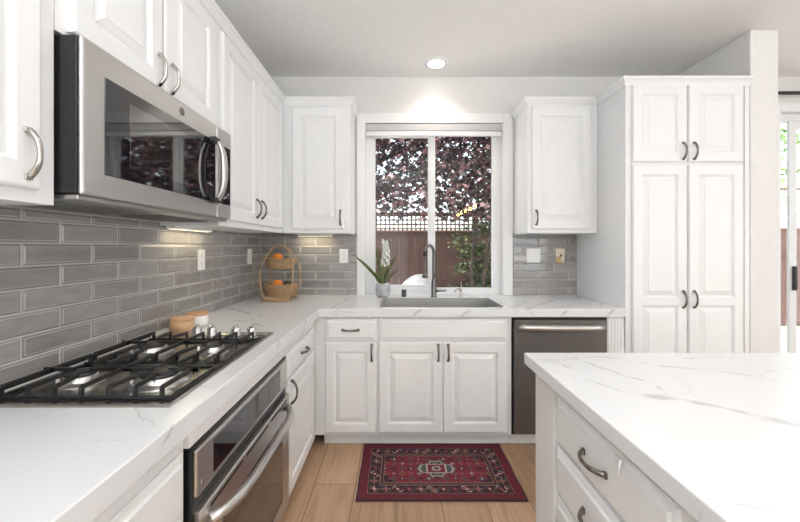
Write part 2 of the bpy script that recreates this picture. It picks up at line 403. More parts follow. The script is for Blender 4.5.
def pull(F, a, h, L=.115, vert=True, d0=.02, rise=.025, w=.0050):
    m = MB(); G = (lambda s_, o, d: F(a + o, h + s_, d0 + d)) if vert else (lambda s_, o, d: F(a + s_, h + o, d0 + d))
    k = L / 2
    pts = []
    for i in range(15):
        x = -1 + 2 * i / 14; pts.append(G(x * k * .93, 0, .004 + rise * (1 - abs(x) ** 2.6)))
    rr = [w * (1.25 - .35 * (1 - abs(-1 + 2 * i / 14))) for i in range(15)]
    upv = (F(0, 1, 0) - F(0, 0, 0)) if not vert else (F(1, 0, 0) - F(0, 0, 0))
    m.tube(pts, rr, 10, flat=1.25, up=upv)
    for sg in (-1, 1):
        s0, s1 = sorted((sg * k * .80, sg * k * 1.02))
        if vert: m.obox(F, a - .0085, a + .0085, h + s0, h + s1, d0, d0 + .006, .002)
        else: m.obox(F, a + s0, a + s1, h - .0085, h + .0085, d0, d0 + .006, .002)
    return m
def carcass(F, a0, a1, h0, h1, depth): return MB().obox(F, a0, a1, h0, h1, -depth, 0, .0015)

# ------------------------------------------------------------------ setting
XW, D, H = -1.126, 2.96, 2.71
struct('floor', MB().box(XW - .15, 5.6, -4.1, D + .02, -.06, 0), 'floor')
struct('ceiling', MB().box(XW - .15, 5.6, -4.1, D + .16, H, H + .1), 'ceil')
struct('wall_left', MB().box(XW - .15, XW, -4.1, D + .16, 0, H), 'wall')
struct('wall_rear', MB().box(XW, 5.6, -4.15, -4.0, 0, H), 'wall')
struct('wall_right', MB().box(5.5, 5.65, -4.0, D, 0, H), 'wall')
struct('wall_wing', MB().box(2.278, 2.459, 2.32, D, 0, H, .006), 'drywall')
WX0, WX1, WZ0, WZ1 = -.262, .868, .862, 2.325
DX0, DX1, DZ1 = 3.14, 4.95, 2.42
xs = [XW, WX0, WX1, DX0, DX1, 5.5]; zs = [0, WZ0, WZ1, DZ1, H]
def wkeep(x, z): return not (WX0 < x < WX1 and WZ0 < z < WZ1) and not (DX0 < x < DX1 and z < DZ1)
struct('wall_back', MB().grid(xs, zs, wkeep, D, D + .16, lambda x, y, z: (x, z, y)), 'wall')
# window over the sink: casing, vinyl frame, two sashes with panes
cas = MB()
for (x0, x1, z0, z1) in ((-.329, WX0, .914, 2.404), (WX1, .946, .914, 2.404), (WX0, WX1, WZ1, 2.404)):
    cas.box(x0, x1, D - .018, D - .0005, z0, z1, .003)
struct('trim_1', cas, 'trim')
wf = MB(); y0, y1 = D + .055, D + .115
GX0, GX1, GZ0, GZ1 = -.205, .805, .965, 2.26
wf.grid([WX0, GX0, .272, .320, GX1, WX1], [WZ0 + .052, GZ0, GZ1, WZ1], lambda x, z: not (GZ0 < z < GZ1 and (GX0 < x < .272 or .320 < x < GX1)), y0, y1, lambda x, y, z: (x, z, y))
w1 = struct('window_1', wf, 'vinyl')
struct('sash', MB().grid([GX0, GX0 + .022, .262, .272], [GZ0, GZ0 + .025, GZ1 - .025, GZ1], lambda x, z: not (GX0 + .022 < x < .262 and GZ0 + .025 < z < GZ1 - .025), y0 + .01, y1 - .01, lambda x, y, z: (x, z, y)), 'vinyl', w1)
struct('pane', MB().box(GX0, .272, y0 + .028, y0 + .033, GZ0, GZ1), 'glass', w1)
struct('pane', MB().box(.320, GX1, y0 + .028, y0 + .033, GZ0, GZ1), 'glass', w1)
# the patio door of the next room
dfm = MB().grid([DX0, DX0 + .03, 4.0, 4.06, DX1 - .05, DX1], [0, .04, DZ1 - .05, DZ1], lambda x, z: x < DX0 + .03 or 4.0 < x < 4.06 or x > DX1 - .05 or z < .04 or z > DZ1 - .05, D + .05, D + .13, lambda x, y, z: (x, z, y))
dr = struct('door_1', dfm, 'vinyl')
struct('sash', MB().grid([DX0 + .13, DX0 + .19, 3.9, 3.98], [.05, .12, DZ1 - .13, DZ1 - .06], lambda x, z: x < DX0 + .19 or x > 3.9 or z < .12 or z > DZ1 - .13, D + .04, D + .06, lambda x, y, z: (x, z, y)), 'vinyl', dr)
struct('pane', MB().box(DX0 + .03, 4.0, D + .085, D + .09, .04, DZ1 - .05), 'glass', dr)
struct('pane', MB().box(4.06, DX1 - .05, D + .085, D + .09, .04, DZ1 - .05), 'glass', dr)
struct('handle', MB().box(DX0 + .15, DX0 + .17, D + .012, D + .04, .95, 1.15, .004), 'rod', dr)
dc = MB()
for (x0, x1, z0, z1) in ((DX0 - .07, DX0, 0, DZ1 + .07), (DX1, DX1 + .07, 0, DZ1 + .07), (DX0, DX1, DZ1, DZ1 + .07)): dc.box(x0, x1, D - .016, D - .0005, z0, z1, .003)
struct('trim_2', dc, 'trim')
# made-up window frames on the closed unseen walls, set around the fill lights
for n, (x0, x1) in enumerate(((2.6, 5.2), (-.95, .25))):
    fr = MB().grid([x0 - .06, x0, x1, x1 + .06], [.19, .25, 2.45, 2.51], lambda x, z: not (x0 < x < x1 and .25 < z < 2.45), -4.0, -3.96, lambda x, y, z: (x, z, y))
    struct('window_%d' % (n + 2), fr, 'vinyl')
fr = MB().grid([-2.91, -2.85, 1.65, 1.71], [.24, .3, 2.5, 2.56], lambda y, z: not (-2.85 < y < 1.65 and .3 < z < 2.5), 5.46, 5.5, lambda x, y, z: (z, x, y))
struct('window_4', fr, 'vinyl')

# ------------------------------------------------------------------ tiled backsplashes
def tiles(F, a0, a1, h0, h1, phase, rows=8, L=.2465):
    m = MB(); g = .0016; ph = .0695; hb = .904
    m.obox(F, a0, a1, h0, h1, 0, .0045, 0, 1)
    for r in range(rows):
        z0 = max(h0, hb + r * ph) + g; z1 = min(h1, hb + (r + 1) * ph) - g
        a = a0 - L * 2 + ((phase + (r % 2) * .5) % 1) * L
        while a < a1:
            x0 = max(a, a0) + g; x1 = min(a + L, a1) - g; a += L
            if x1 - x0 < .012: continue
            k_ = 1 if x1 - x0 > .04 and z1 - z0 > .03 else .35
            rs = [(0, .0035), (.001, .0052), (.0068 * k_, .0078), (.0088 * k_, .0086), (.0100 * k_, .0084)]; nr = len(rs)
            vs_ = []
            for i, d in rs: vs_ += [F(x0 + i, z0 + i, d), F(x1 - i, z0 + i, d), F(x1 - i, z1 - i, d), F(x0 + i, z1 - i, d)]
            b0 = len(m.v); m.add(vs_, [])
            for q in range(nr):
                for k in range(4):
                    if q == nr - 1: break
                    f = [q * 4 + k, q * 4 + (k + 1) % 4, q * 4 + 4 + (k + 1) % 4, q * 4 + 4 + k]
                    m.f.append([b0 + w_ for w_ in (f[::-1] if F.flip else f)]); m.mi.append(2 if q in (0, 2) else 0); m.sm.append(False)
            top = [nr * 4 - 4 + k for k in range(4)]
            m.f.append([b0 + w_ for w_ in (top[::-1] if F.flip else top)]); m.mi.append(0); m.sm.append(False)
    return m
solo('tile_backsplash', tiles(FL(XW + .0005), .02, D - .002, ZC + .001, 1.425, .769), ['tile', 'grout', 'tileedge'], 'long grey glazed brick tile backsplash behind the cooktop on the left wall', 'backsplash', fixn=False)
solo('tile_backsplash', tiles(FB(D - .0005), XW + .012, -.331, ZC + .001, 1.425, .826), ['tile', 'grout', 'tileedge'], 'grey brick tile backsplash behind the wicker fruit basket, left of the window', 'backsplash', fixn=False)
solo('tile_backsplash', tiles(FB(D - .0005), .948, 1.474, ZC + .001, 1.425, .854), ['tile', 'grout', 'tileedge'], 'short grey brick tile backsplash between the window and the tall pantry', 'backsplash', fixn=False)

# ------------------------------------------------------------------ wall cabinets
CROWN = [(0, 2.355), (.006, 2.355), (.010, 2.366), (.024, 2.386), (.030, 2.390), (.030, 2.406), (0, 2.406)]
XU, YU = -.842, 2.65            # face frames of the upper cabinets; doors stand 20 mm proud
UB, UT = 1.412, 2.40
def upper_left(label, a0, a1, h0, doors, handles, crown=True):
    t = thing('wall_cabinet', label, 'cabinet', (XW + .15, (a0 + a1) / 2, h0)); F = FL(XU)
    build('body', carcass(F, a0, a1, h0, UT, XU - XW - .002), 'cab', t)
    for (d0, d1), (ha, hh) in zip(doors, handles):
        d = build('door', door_mesh(F, d0, d1, h0 + (.012 if h0 > 1.5 else .03), 2.335), 'cab', t)
        build('handle', pull(F, ha, hh), 'nickel' if h0 > 1.5 or a1 < 1 else 'pewter', d)
    build('crown_moulding', MB().sweep([(XU, a0), (XU, a1)], CROWN), 'cab', t)
    return t
upper_left('white wall cabinet left of the microwave with one curved nickel pull', .05, .884, UB, [(.38, .836)], [(.80, 1.518)])
upper_left('short white two-door wall cabinet directly above the microwave', .887, 1.697, 1.845, [(.915, 1.268), (1.278, 1.640)], [(1.240, 1.922), (1.310, 1.922)])
upper_left('white two-door wall cabinet right of the microwave', 1.700, 2.648, UB, [(1.708, 2.140), (2.150, 2.605)], [(2.105, 1.535), (2.185, 1.535)])
def upper_back(label, x0, x1, door, hx, path):
    t = thing('wall_cabinet', label, 'cabinet', ((x0 + x1) / 2, D - .16, UB)); F = FB(YU)
    build('body', carcass(F, x0, x1, UB, UT, D - YU - .002), 'cab', t)
    d = build('door', door_mesh(F, door[0], door[1], UB + .03, 2.335, st=.062), 'cab', t)
    build('handle', pull(F, hx, 1.525), 'pewter', d)
    build('crown_moulding', MB().sweep(path, CROWN), 'cab', t)
upper_back('white single-door corner wall cabinet left of the window', XU + .002, -.345, (-.768, -.386), -.412, [(XU, YU), (-.345, YU), (-.345, D - .002)])
upper_back('white single-door wall cabinet between the window and pantry', .960, 1.474, (.990, 1.424), 1.018, [(.960, D - .002), (.960, YU), (1.474, YU)])

# ------------------------------------------------------------------ tall pantry
PX0, PX1, PY = 1.476, 2.276, 2.325
t = thing('pantry_cabinet', 'tall white four-door pantry cabinet standing right of the dishwasher', 'cabinet', ((PX0 + PX1) / 2, 2.64, 0)); F = FB(PY)
build('body', MB().box(PX0, PX1, PY, D - .002, .1, UT, .0015).box(PX0 + .01, PX1, PY + .07, D - .01, 0, .1), 'cab', t)
for k, (a0, a1) in enumerate(((1.512, 1.860), (1.872, 2.222))):
    hx = (a1 - .028) if k == 0 else a0 + .030
    d = build('door', door_mesh(F, a0, a1, 1.856, 2.352), 'cab', t); build('handle', pull(F, hx, 1.925), 'pewter', d)
    d = build('door', door_mesh(F, a0, a1, .13, 1.838, panels=[(.19, .935), (.985, 1.775)]), 'cab', t); build('handle', pull(F, hx, .975), 'pewter', d)
build('crown_moulding', MB().sweep([(PX0, YU - .035), (PX0, PY), (PX1, PY)], [(o, z - .003) for o, z in CROWN]), 'cab', t)
build('scribe_strip', MB().box(2.236, 2.262, PY - .012, PY, .1, 2.35, .003), 'cab', t)

# ------------------------------------------------------------------ base cabinets
XB, YB = -.535, 2.345; TB = .858
KY = 2.405
t = thing('base_cabinet', 'narrow white base cabinet with one drawer over one door, left of the sink cabinet', 'cabinet', (-.33, 2.65, 0)); F = FB(YB)
build('body', MB().box(XB + .002, -.124, YB, D - .02, .085, TB, .0015), 'cab', t)
build('toe_kick', MB().box(XB + .05, -.124, KY, KY + .02, 0, .085), 'cab', t)
d = build('drawer', door_mesh(F, -.465, -.136, .703, .845, slab=True), 'cab', t); build('handle', pull(F, -.30, .775, vert=False), 'pewter', d)
d = build('door', door_mesh(F, -.465, -.136, .109, .690, st=.055), 'cab', t); build('handle', pull(F, -.163, .628), 'pewter', d)
t = thing('base_cabinet', 'white two-door sink base cabinet with a false drawer front under the sink', 'cabinet', (.31, 2.65, 0))
sb = MB()  # open box so the basin can hang inside it
sb.box(-.122, .745, YB, YB + .014, .085, TB, .001).box(-.122, -.120, YB + .014, D - .02, .085, TB).box(.727, .745, YB + .014, D - .02, .085, TB).box(-.120, .727, YB + .014, D - .02, .085, .105).box(-.120, .727, D - .04, D - .02, .105, TB)
build('body', sb, 'cab', t)
build('toe_kick', MB().box(-.122, .745, KY, KY + .02, 0, .085), 'cab', t)
build('false_front', door_mesh(F, -.116, .711, .703, .845, slab=True), 'cab', t)
for a0, a1, hx in ((-.116, .293, .266), (.301, .711, .331)):
    d = build('door', door_mesh(F, a0, a1, .109, .690), 'cab', t); build('handle', pull(F, hx, .628), 'pewter', d)
# left run
FLB = FL(XB)
t = thing('base_cabinet', 'white base cabinet with drawer and door between the oven and the corner', 'cabinet', (-.83, 2.0, 0))
build('body', MB().box(XW + .02, XB, 1.694, 2.343, .085, TB, .0015).box(XB - .08, XB, 2.343, D - .02, .085, TB), 'cab', t)
build('toe_kick', MB().box(XB - .08, XB - .06, 1.693, KY, 0, .085), 'cab', t)
d = build('drawer', door_mesh(FLB, 1.712, 2.262, .676, .803, slab=True), 'cab', t); build('handle', pull(FLB, 1.985, .742, vert=False), 'pewter', d)
d = build('door', door_mesh(FLB, 1.712, 2.262, .105, .662), 'cab', t); build('handle', pull(FLB, 1.752, .605, L=.12), 'pewter', d)
t = thing('base_cabinet', 'white base cabinet nearest the camera on the left, before the oven', 'cabinet', (-.83, .5, 0))
build('body', MB().box(XW + .02, XB, .12, .902, .085, TB, .0015), 'cab', t)
build('toe_kick', MB().box(XB - .08, XB - .06, .12, .902, 0, .085), 'cab', t)
for h0, h1 in ((.655, .806), (.385, .640), (.105, .370)):
    d = build('drawer', door_mesh(FLB,   .135, .884, h0, h1, slab=True), 'cab', t); build('handle', pull(FLB, .5, (h0 + h1) / 2, vert=False), 'pewter', d)
t = thing('oven_filler', 'white filler rail between the worktop edge and the oven top', 'panel', (-.56, 1.29, .802))
build('rail', MB().box(XB - .02, XB + .012, .906, 1.690, .802, TB, .001), 'cab', t)
t = thing('cabinet_filler', 'white filler panel between the dishwasher and the pantry', 'panel', (1.433, 2.65, 0))
build('panel', MB().box(1.362, 1.473, YB - .012, D - .02, 0, TB, .001), 'cab', t)
fb = MB()
for k in range(5): fb.box(1.368 + k * .0205, 1.384 + k * .0205, YB - .016, YB - .0115, .01, TB - .01, .0015)
build('beading', fb, 'cab', t)

# worktops
SX0, SX1, SY0, SY1 = -.105, .707, 2.362, 2.792
cx = [XW + .001, -.497, WX0 + .002, SX0, SX1, WX1 - .002, 1.474]; cy = [-.6, 2.311, SY0, SY1, D - .002, D + .054]
def ck(x, y):
    if y > D - .002: return WX0 + .002 < x < WX1 - .002
    if x < -.497: return True
    return y > 2.311 and not (SX0 < x < SX1 and SY0 < y < SY1)
ct = build('worktop', MB().grid(cx, cy, ck, TB + .001, ZC), 'quartz')
bv = ct.modifiers.new('bevel', 'BEVEL'); bv.width = .003; bv.segments = 2; bv.limit_method = 'ANGLE'
tag(ct, 'L-shaped white quartz worktop with grey veins along the left and back walls', 'worktop')

# ------------------------------------------------------------------ sink, faucet
t = thing('sink', 'stainless steel single-bowl sink set in the worktop under the window', 'sink', ((SX0 + SX1) / 2, 2.577, .70))
bm = bmesh.new(); z0 = .70; z1 = TB
def rect(i, z): return [(SX0 - .006 + i, SY0 - .006 + i, z), (SX1 + .006 - i, SY0 - .006 + i, z), (SX1 + .006 - i, SY1 + .006 - i, z), (SX0 - .006 + i, SY1 + .006 - i, z)]
rings = [rect(-.012, z1), rect(0, z1), rect(.006, .72), rect(.03, z0 + .004), rect(.034, z0 + .003)]
m = MB(); vs_ = [p for r in rings for p in r]; fs = []
for i in range(len(rings) - 1):
    for k in range(4): fs.append((i * 4 + k, i * 4 + (k + 1) % 4, (i + 1) * 4 + (k + 1) % 4, (i + 1) * 4 + k))
fs.append(list(range(16, 20))); m.add(vs_, fs)
bs = build('basin', m, 'sink', t)
sm_ = bs.modifiers.new('solid', 'SOLIDIFY'); sm_.thickness = .0015; sm_.offset = -1
# lining of the cut-out: a thin steel rim showing just above the stone
build('rim', MB().grid([SX0 - .008, SX0 + .003, SX1 - .003, SX1 + .008], [SY0 - .008, SY0 + .003, SY1 - .003, SY1 + .008], lambda x, y: not (SX0 + .003 < x < SX1 - .003 and SY0 + .003 < y < SY1 - .003), ZC, ZC + .0018), 'sink', t)
build('apron', MB().grid([SX0 + .0005, SX0 + .002, SX1 - .002, SX1 - .0005], [SY0 + .0005, SY0 + .002, SY1 - .002, SY1 - .0005], lambda x, y: not (SX0 + .002 < x < SX1 - .002 and SY0 + .002 < y < SY1 - .002), TB - .01, ZC), 'sink', t)
build('drain', MB().lathe([(.045, 0), (.045, .003), (.03, .004), (.028, .001)], (.30, 2.6, z0 + .003)), 'chrome', t)

fx, fy = .293, 2.865
t = thing('kitchen_faucet', 'tall dark steel pull-down gooseneck faucet behind the sink', 'faucet', (fx, fy, ZC))
build('base', MB().lathe([(.026, 0), (.026, .006), (.021, .012), (.021, .11), (.018, .13), (.0135, .16)], (fx, fy, ZC)), 'faucet', t)
pts = [(fx, fy, ZC + .15 + k * .04) for k in range(5)]
# the neck rises, curls left and a little forward
for k in range(0, 13):
    a = PI * k / 12 * .93; pts.append((fx - .040 * (1 - math.cos(a)), fy - .055 * (1 - math.cos(a)), ZC + .345 + .062 * math.sin(a)))
build('neck', MB().tube(pts, [.0135] * 5 + [.0125] * 13, 14), 'faucet', t)
ex, ey, ez = pts[-1]
build('collar', MB().lathe([(.0145, -.035), (.0165, -.03), (.0165, 0), (.0125, .006)], (ex, ey, ez), 20), 'blackplastic', t)
sp = build('spray_head', MB().lathe([(.014, -.058), (.024, -.054), (.019, -.030), (.009, -.022), (.0065, 0), (.0065, .10), (.008, .11)], (ex, ey, ez - .142), 20), 'faucet', t)
build('lever', MB().tube([(fx + .015, fy, ZC + .045), (fx + .05, fy - .005, ZC + .05), (fx + .082, fy - .01, ZC + .05), (fx + .098, fy - .012, ZC + .052)], [.010, .009, .0075, .006], 12), 'faucet', t)
ax = .056
t = thing('air_gap', 'short round steel dishwasher air gap left of the faucet', 'air gap', (ax, 2.88, ZC))
build('cap', MB().lathe([(.020, 0), (.020, .05), (.0195, .056), (.012, .058)], (ax, 2.88, ZC), 24), 'faucet', t)
build('slot', MB().box(ax - .003, ax + .003, 2.88 - .0208, 2.88 - .019, ZC + .012, ZC + .05), 'darkgap', t)
qx = .512
t = thing('soap_dispenser', 'slim steel soap dispenser with a curved spout right of the faucet', 'soap dispenser', (qx, 2.87, ZC))
build('base', MB().lathe([(.016, 0), (.016, .006), (.010, .012), (.009, .04), (.006, .045), (.005, .105), (.007, .11), (.004, .118)], (qx, 2.87, ZC), 20), 'nickel', t)
build('spout', MB().tube([(qx, 2.87, ZC + .045), (qx - .02, 2.86, ZC + .062), (qx - .045, 2.845, ZC + .058), (qx - .06, 2.838, ZC + .04)], [.007, .007, .0065, .005], 10), 'nickel', t)

# ------------------------------------------------------------------ dishwasher
t = thing('dishwasher', 'dark slate steel dishwasher with a bright bar handle under the worktop', 'dishwasher', (1.08, 2.65, 0)); F = FB(2.345)
build('tub', MB().box(.748, 1.356, 2.345, D - .03, .09, .854), 'blackplastic', t)
build('door', MB().obox(F, .757, 1.354, .105, .838, .001, .028, .004), 'slate', t)
hd = MB(); pts = []
for k in range(13):
    x = -1 + k / 6; pts.append(F(1.054 + x * .272, .794, .030 + .034 * (1 - abs(x) ** 4)))
hd.tube(pts, .0205, 12, flat=1.0, up=(0, 0, 1))
build('handle', hd, 'steel', t)
build('control_strip', MB().obox(F, .757, 1.354, .8395, .852, 0, .022, .002), 'blackplastic', t)
build('toe_kick', MB().box(.750, 1.356, KY, KY + .02, 0, .075), 'cab', t)

# ------------------------------------------------------------------ built-in oven
OX = -.520; O0, O1 = .915, 1.690
t = thing('wall_oven', 'stainless steel built-in oven under the cooktop', 'oven', (-.82, (O0 + O1) / 2, .09)); F = FL(XB)
build('case', MB().obox(F, O0 + .004, O1 - .004, .09, .796, -.52, .001).obox(F, O0, O1, .788, .800, 0, .014, .002).obox(F, O0, O0 + .012, .10, .788, 0, .012, .002), 'blackplastic', t)
p = build('control_panel', MB().obox(F, O0 + .012, O1 - .002, .660, .786, .001, .020, .006), 'steel', t)
build('display', MB().obox(F, O0 + .095, O1 - .105, .677, .771, .0195, .0215, .0008), 'blackglass', p)
build('emblem', MB().tube([F(O0 + .040, .688, .0195), F(O0 + .040, .688, .0215)], .009, 20), 'steeld', p)
build('vent_strip', MB().obox(F, O0 + .012, O1 - .002, .628, .6595, 0, .010), 'blackplastic', t)
dd = build('door', MB().obox(F, O0 + .012, O1 - .002, .105, .6265, .001, .030, .005), 'steel', t)
build('window', MB().obox(F, O0 + .13, O1 - .10, .19, .535, .0295, .0315, .0008), 'ovenglass', dd)
vn = MB()
for k in range(3): vn.obox(F, O0 + .06 + k * .235, O0 + .265 + k * .235, .606, .614, .0293, .0308, .0006)
build('vent_slot', vn, 'darkgap', dd)
hp = []
for k in range(17):
    x = -1 + k / 8; hp.append(F((O0 + O1) / 2 + .005 + x * .345, .580, .032 + .052 * (1 - abs(x) ** 5)))
build('handle', MB().tube(hp, .0155, 14), 'steel', dd)
build('toe_kick', MB().obox(F, O0, O1, .0, .088, -.09, -.07), 'darkgap', t)

# ------------------------------------------------------------------ microwave
MF = -.780; m0, m1 = .892, 1.692; mz0, mz1 = 1.440, 1.837
t = thing('microwave', 'stainless over-the-range microwave hung under the short wall cabinet', 'microwave', (-.95, 1.262, mz0)); F = FL(MF)
build('case', MB().box(XW + .012, MF - .014, m0, m1, mz0 + .004, mz1, .002), 'blackplastic', t)
SE = 1.562
dd = build('door', MB().obox(F, m0, SE - .0015, mz0, mz1, -.013, 0, .006), 'steel', t)
build('window', MB().obox(F, .960, 1.542, 1.502, 1.763, -.001, .0022, .001), 'blackglass', dd)
ih = build('inner_screen', MB().obox(F, 1.05, 1.43, 1.54, 1.727, .0018, .0026, .0004), 'ovenglass', dd)
hy = 1.512; pts = []
for k in range(15):
    x = -1 + k / 7; pts.append(F(hy + .012, 1.633 + x * .140, .010 + .040 * (1 - abs(x) ** 3)))
hn = build('handle', MB().tube(pts, [.0085 + .004 * (1 - abs(k / 7 - 1)) for k in range(15)], 12, flat=1.7, up=(0, 1, 0)), 'steel', dd)
for sg in (-1, 1): build('bracket', MB().obox(F, hy - .022, hy + .026, 1.633 + sg * .125 - .012, 1.633 + sg * .125 + .012, .0015, .030, .006), 'blackplastic', hn)
build('emblem', MB().tube([F(1.305, 1.800, -.001), F(1.305, 1.800, .0015)], .015, 24), 'pewter', dd)
cp = build('control_panel', MB().obox(F, SE + .0015, m1, mz0, mz1, -.013, 0, .004), 'steel', t)
build('display', MB().obox(F, 1.596, 1.680, 1.502, 1.763, -.001, .0022, .001), 'blackglass', cp)
build('top_vent', MB().obox(F, m0 + .01, m1 - .01, mz1 - .004, mz1 + .003, -.05, -.012, .002), 'blackplastic', t)
bp_ = build('base_panel', MB().box(XW + .014, MF - .016, m0 + .006, m1 - .006, mz0 - .012, mz0 + .003, .003), 'steeld', t)
for a0, a1 in ((.93, 1.26), (1.32, 1.64)):
    fm = MB().box(-1.02, -.86, a0, a1, mz0 - .016, mz0 - .0115, .001)
    for k in range(14): fm.box(-1.012, -.868, a0 + .012 + k * .0225, a0 + .02 + k * .0225, mz0 - .018, mz0 - .0155)
    build('grease_filter', fm, 'filter', t)

# ------------------------------------------------------------------ gas cooktop
C0, C1, CX0, CX1 = .886, 1.640, -1.052, -.560
t = thing('gas_cooktop', 'stainless gas cooktop with black cast iron grates set on the worktop', 'cooktop', ((CX0 + CX1) / 2, (C0 + C1) / 2, ZC))
tm = MB(); r0 = [(CX0, C0, CX1, C1)]
def rr4(i, z): return [(CX0 + i, C0 + i, z), (CX1 - i, C0 + i, z), (CX1 - i, C1 - i, z), (CX0 + i, C1 - i, z)]
rg = [rr4(0, ZC), rr4(0, ZC + .004), rr4(.004, ZC + .008), rr4(.016, ZC + .008), rr4(.026, ZC + .003), rr4(.03, ZC + .0025)]
fs = []
for i in range(len(rg) - 1):
    for k in range(4): fs.append((i * 4 + k, i * 4 + (k + 1) % 4, (i + 1) * 4 + (k + 1) % 4, (i + 1) * 4 + k))
fs.append(list(range(20, 24))); fs.append([3, 2, 1, 0]); tm.add([p for r in rg for p in r], fs)
build('tray', tm, 'tray', t)
build('gasket', MB().grid([CX0 + .016, CX0 + .024, CX1 - .024, CX1 - .016], [C0 + .020, C0 + .030, C1 - .125, C1 - .117], lambda x, y: not (CX0 + .024 < x < CX1 - .024 and C0 + .030 < y < C1 - .125), ZC + .0035, ZC + .010), 'blackplastic', t)
for bx_, by_, br_ in ((-.690, 1.049, .052), (-.920, 1.049, .040), (-.690, 1.352, .036), (-.920, 1.352, .048)):
    b = build('burner', MB().lathe([(br_ * 1.5, .002), (br_ * 1.45, .006), (br_ * 1.05, .009), (br_, .012), (br_, .024), (br_ * .9, .026)], (bx_, by_, ZC), 36), 'alu', t)
    build('cap', MB().lathe([(br_ * .95, .026), (br_ * .98, .031), (br_ * .9, .035), (br_ * .3, .037)], (bx_, by_, ZC), 36), 'burnercap', b)
    build('igniter', MB().lathe([(.0045, .003), (.0045, .022), (.002, .027)], (bx_ - br_ * 1.25, by_ - br_ * .5, ZC), 12), 'ceramic', b)
GZ = ZC + .044
def bar(m, p, q, w=.0075, hgt=.011, z=GZ):
    p = Vector((p[0], p[1], 0)); q = Vector((q[0], q[1], 0)); d = (q - p).normalized(); n = Vector((-d.y, d.x, 0)) * w / 2
    vs_ = []
    for e, zz in ((1, z - hgt), (1, z - .004), (.6, z)):
        for b_, sg in ((p, 1), (q, 1), (q, -1), (p, -1)): vs_.append(b_ + n * sg * e + Vector((0, 0, zz)))
    fs = [(3, 2, 1, 0), (8, 9, 10, 11)]
    for i in range(2):
        for k in range(4): fs.append((i * 4 + k, i * 4 + (k + 1) % 4, (i + 1) * 4 + (k + 1) % 4, (i + 1) * 4 + k))
    m.add(vs_, fs)
def foot(m, x, y, w=.009): m.box(x - w / 2, x + w / 2, y - w / 2, y + w / 2, ZC + .009, GZ - .004, .001)
gx0, gx1 = CX0 + .020, CX1 - .020
for ga, gb in ((C0 + .028, 1.195), (1.201, C1 - .135)):
    g = MB(); ym = (ga + gb) / 2
    bar(g, (gx0, ga + .005), (gx1, ga + .005), z=GZ - .028, hgt=.008); bar(g, (gx0, gb - .005), (gx1, gb - .005), z=GZ - .028, hgt=.008)
    bar(g, (gx0, ga), (gx0, gb), z=GZ - .012); bar(g, (gx1, ga), (gx1, gb), z=GZ - .028, hgt=.008)
    n = 7
    for k in range(n):
        x = gx0 + .02 + (gx1 - gx0 - .04) * k / (n - 1)
        long = k in (0, 3, 6)
        for y_, sg in ((ga + .006, 1), (gb - .006, -1)):
            foot(g, x, y_)
            # fingers bend towards the burner centres
            L = (gb - ga) / 2 if long else .085
            bxc = -.690 if x > -.805 else -.920
            xe = x if long else x + (bxc - x) * .35
            bar(g, (x, y_), (xe, y_ + sg * L))
    for bxc in (-.690, -.920):
        for sg in (-1, 1): bar(g, (bxc + sg * .022, ym), (bxc + sg * .108, ym))
    bar(g, (gx0, ym), (gx0 + .03, ym)); bar(g, (gx1 - .03, ym), (gx1, ym)); bar(g, (-.835, ym), (-.775, ym))
    build('grate', g, 'iron', t)
for kx in (-.888, -.822, -.715, -.645):
    kb = build('knob', MB().lathe([(.024, 0), (.024, .004), (.0200, .006), (.0190, .034), (.0145, .037)], (kx, 1.598, ZC + .0028), 28), 'chrome', t)
    build('grip', MB().box(kx - .004, kx + .004, 1.598 - .016, 1.598 + .016, ZC + .038, ZC + .050, .002), 'chrome', kb)

# ------------------------------------------------------------------ canisters on the worktop
def canister(label, x, y, mat):
    t = thing('canister', label, 'canister', (x, y, ZC))
    build('jar', MB().lathe([(.046, 0), (.051, .004), (.052, .025), (.051, .050), (.048, .052)], (x, y, ZC + .0005), 36), mat, t)
    build('lid', MB().lathe([(.050, .0525), (.053, .055), (.053, .063), (.049, .066)], (x, y, ZC), 36), 'woodlid' if mat != 'wood' else 'wood', t)
canister('low round wooden canister with wooden lid behind the cooktop knobs', -1.015, 1.700, 'wood')
canister('low white ceramic canister with wooden lid beside the wooden canister', -1.012, 1.822, 'ceramic')

# ------------------------------------------------------------------ wicker basket with fruit
bx, by = -.874, 2.70
t = thing('wicker_basket_stand', 'two-tier oval wicker fruit basket with hoop handle in the corner', 'basket', (bx, by, ZC))
def wick(z0, h, r0, r1):
    m = MB(); N = 48; rows = max(5, int(h / .009))
    for i in range(rows):
        f = i / (rows - 1); r = r0 + (r1 - r0) * math.sin(f * PI / 2)
        pts = []
        for k in range(N + 1):
            a = 2 * PI * k / N; rr = r + .0035 * (1 if (k + i) % 2 else -1)
            pts.append((bx + rr * math.cos(a), by + rr * .72 * math.sin(a), z0 + .006 + f * (h - .012)))
        m.tube(pts, .0047, 6, cap=False)
    for k in range(24):
        a = 2 * PI * k / 24
        m.tube([(bx + (r0 + (r1 - r0) * math.sin(f * PI / 2)) * math.cos(a), by + (r0 + (r1 - r0) * math.sin(f * PI / 2)) * .72 * math.sin(a), z0 + f * h) for f in (0, .33, .66, 1)], .003, 5)
    m.lathe([(r0, 0), (r0, .006)], (bx, by, z0 + .001), 36, sy=.72, sx=1)
    return m
lb = build('lower_basket', wick(ZC + .030, .085, .100, .121), 'wicker', t)
ub = build('upper_basket', wick(ZC + .232, .075, .088, .106), 'wicker', t)
def rimtube(r, z): return MB().tube([(bx + r * math.cos(2 * PI * k / 40), by + r * .72 * math.sin(2 * PI * k / 40), z) for k in range(41)], .0065, 8, cap=False)
build('rim', rimtube(.124, ZC + .117), 'wicker', lb); build('rim', rimtube(.109, ZC + .307), 'wicker', ub)
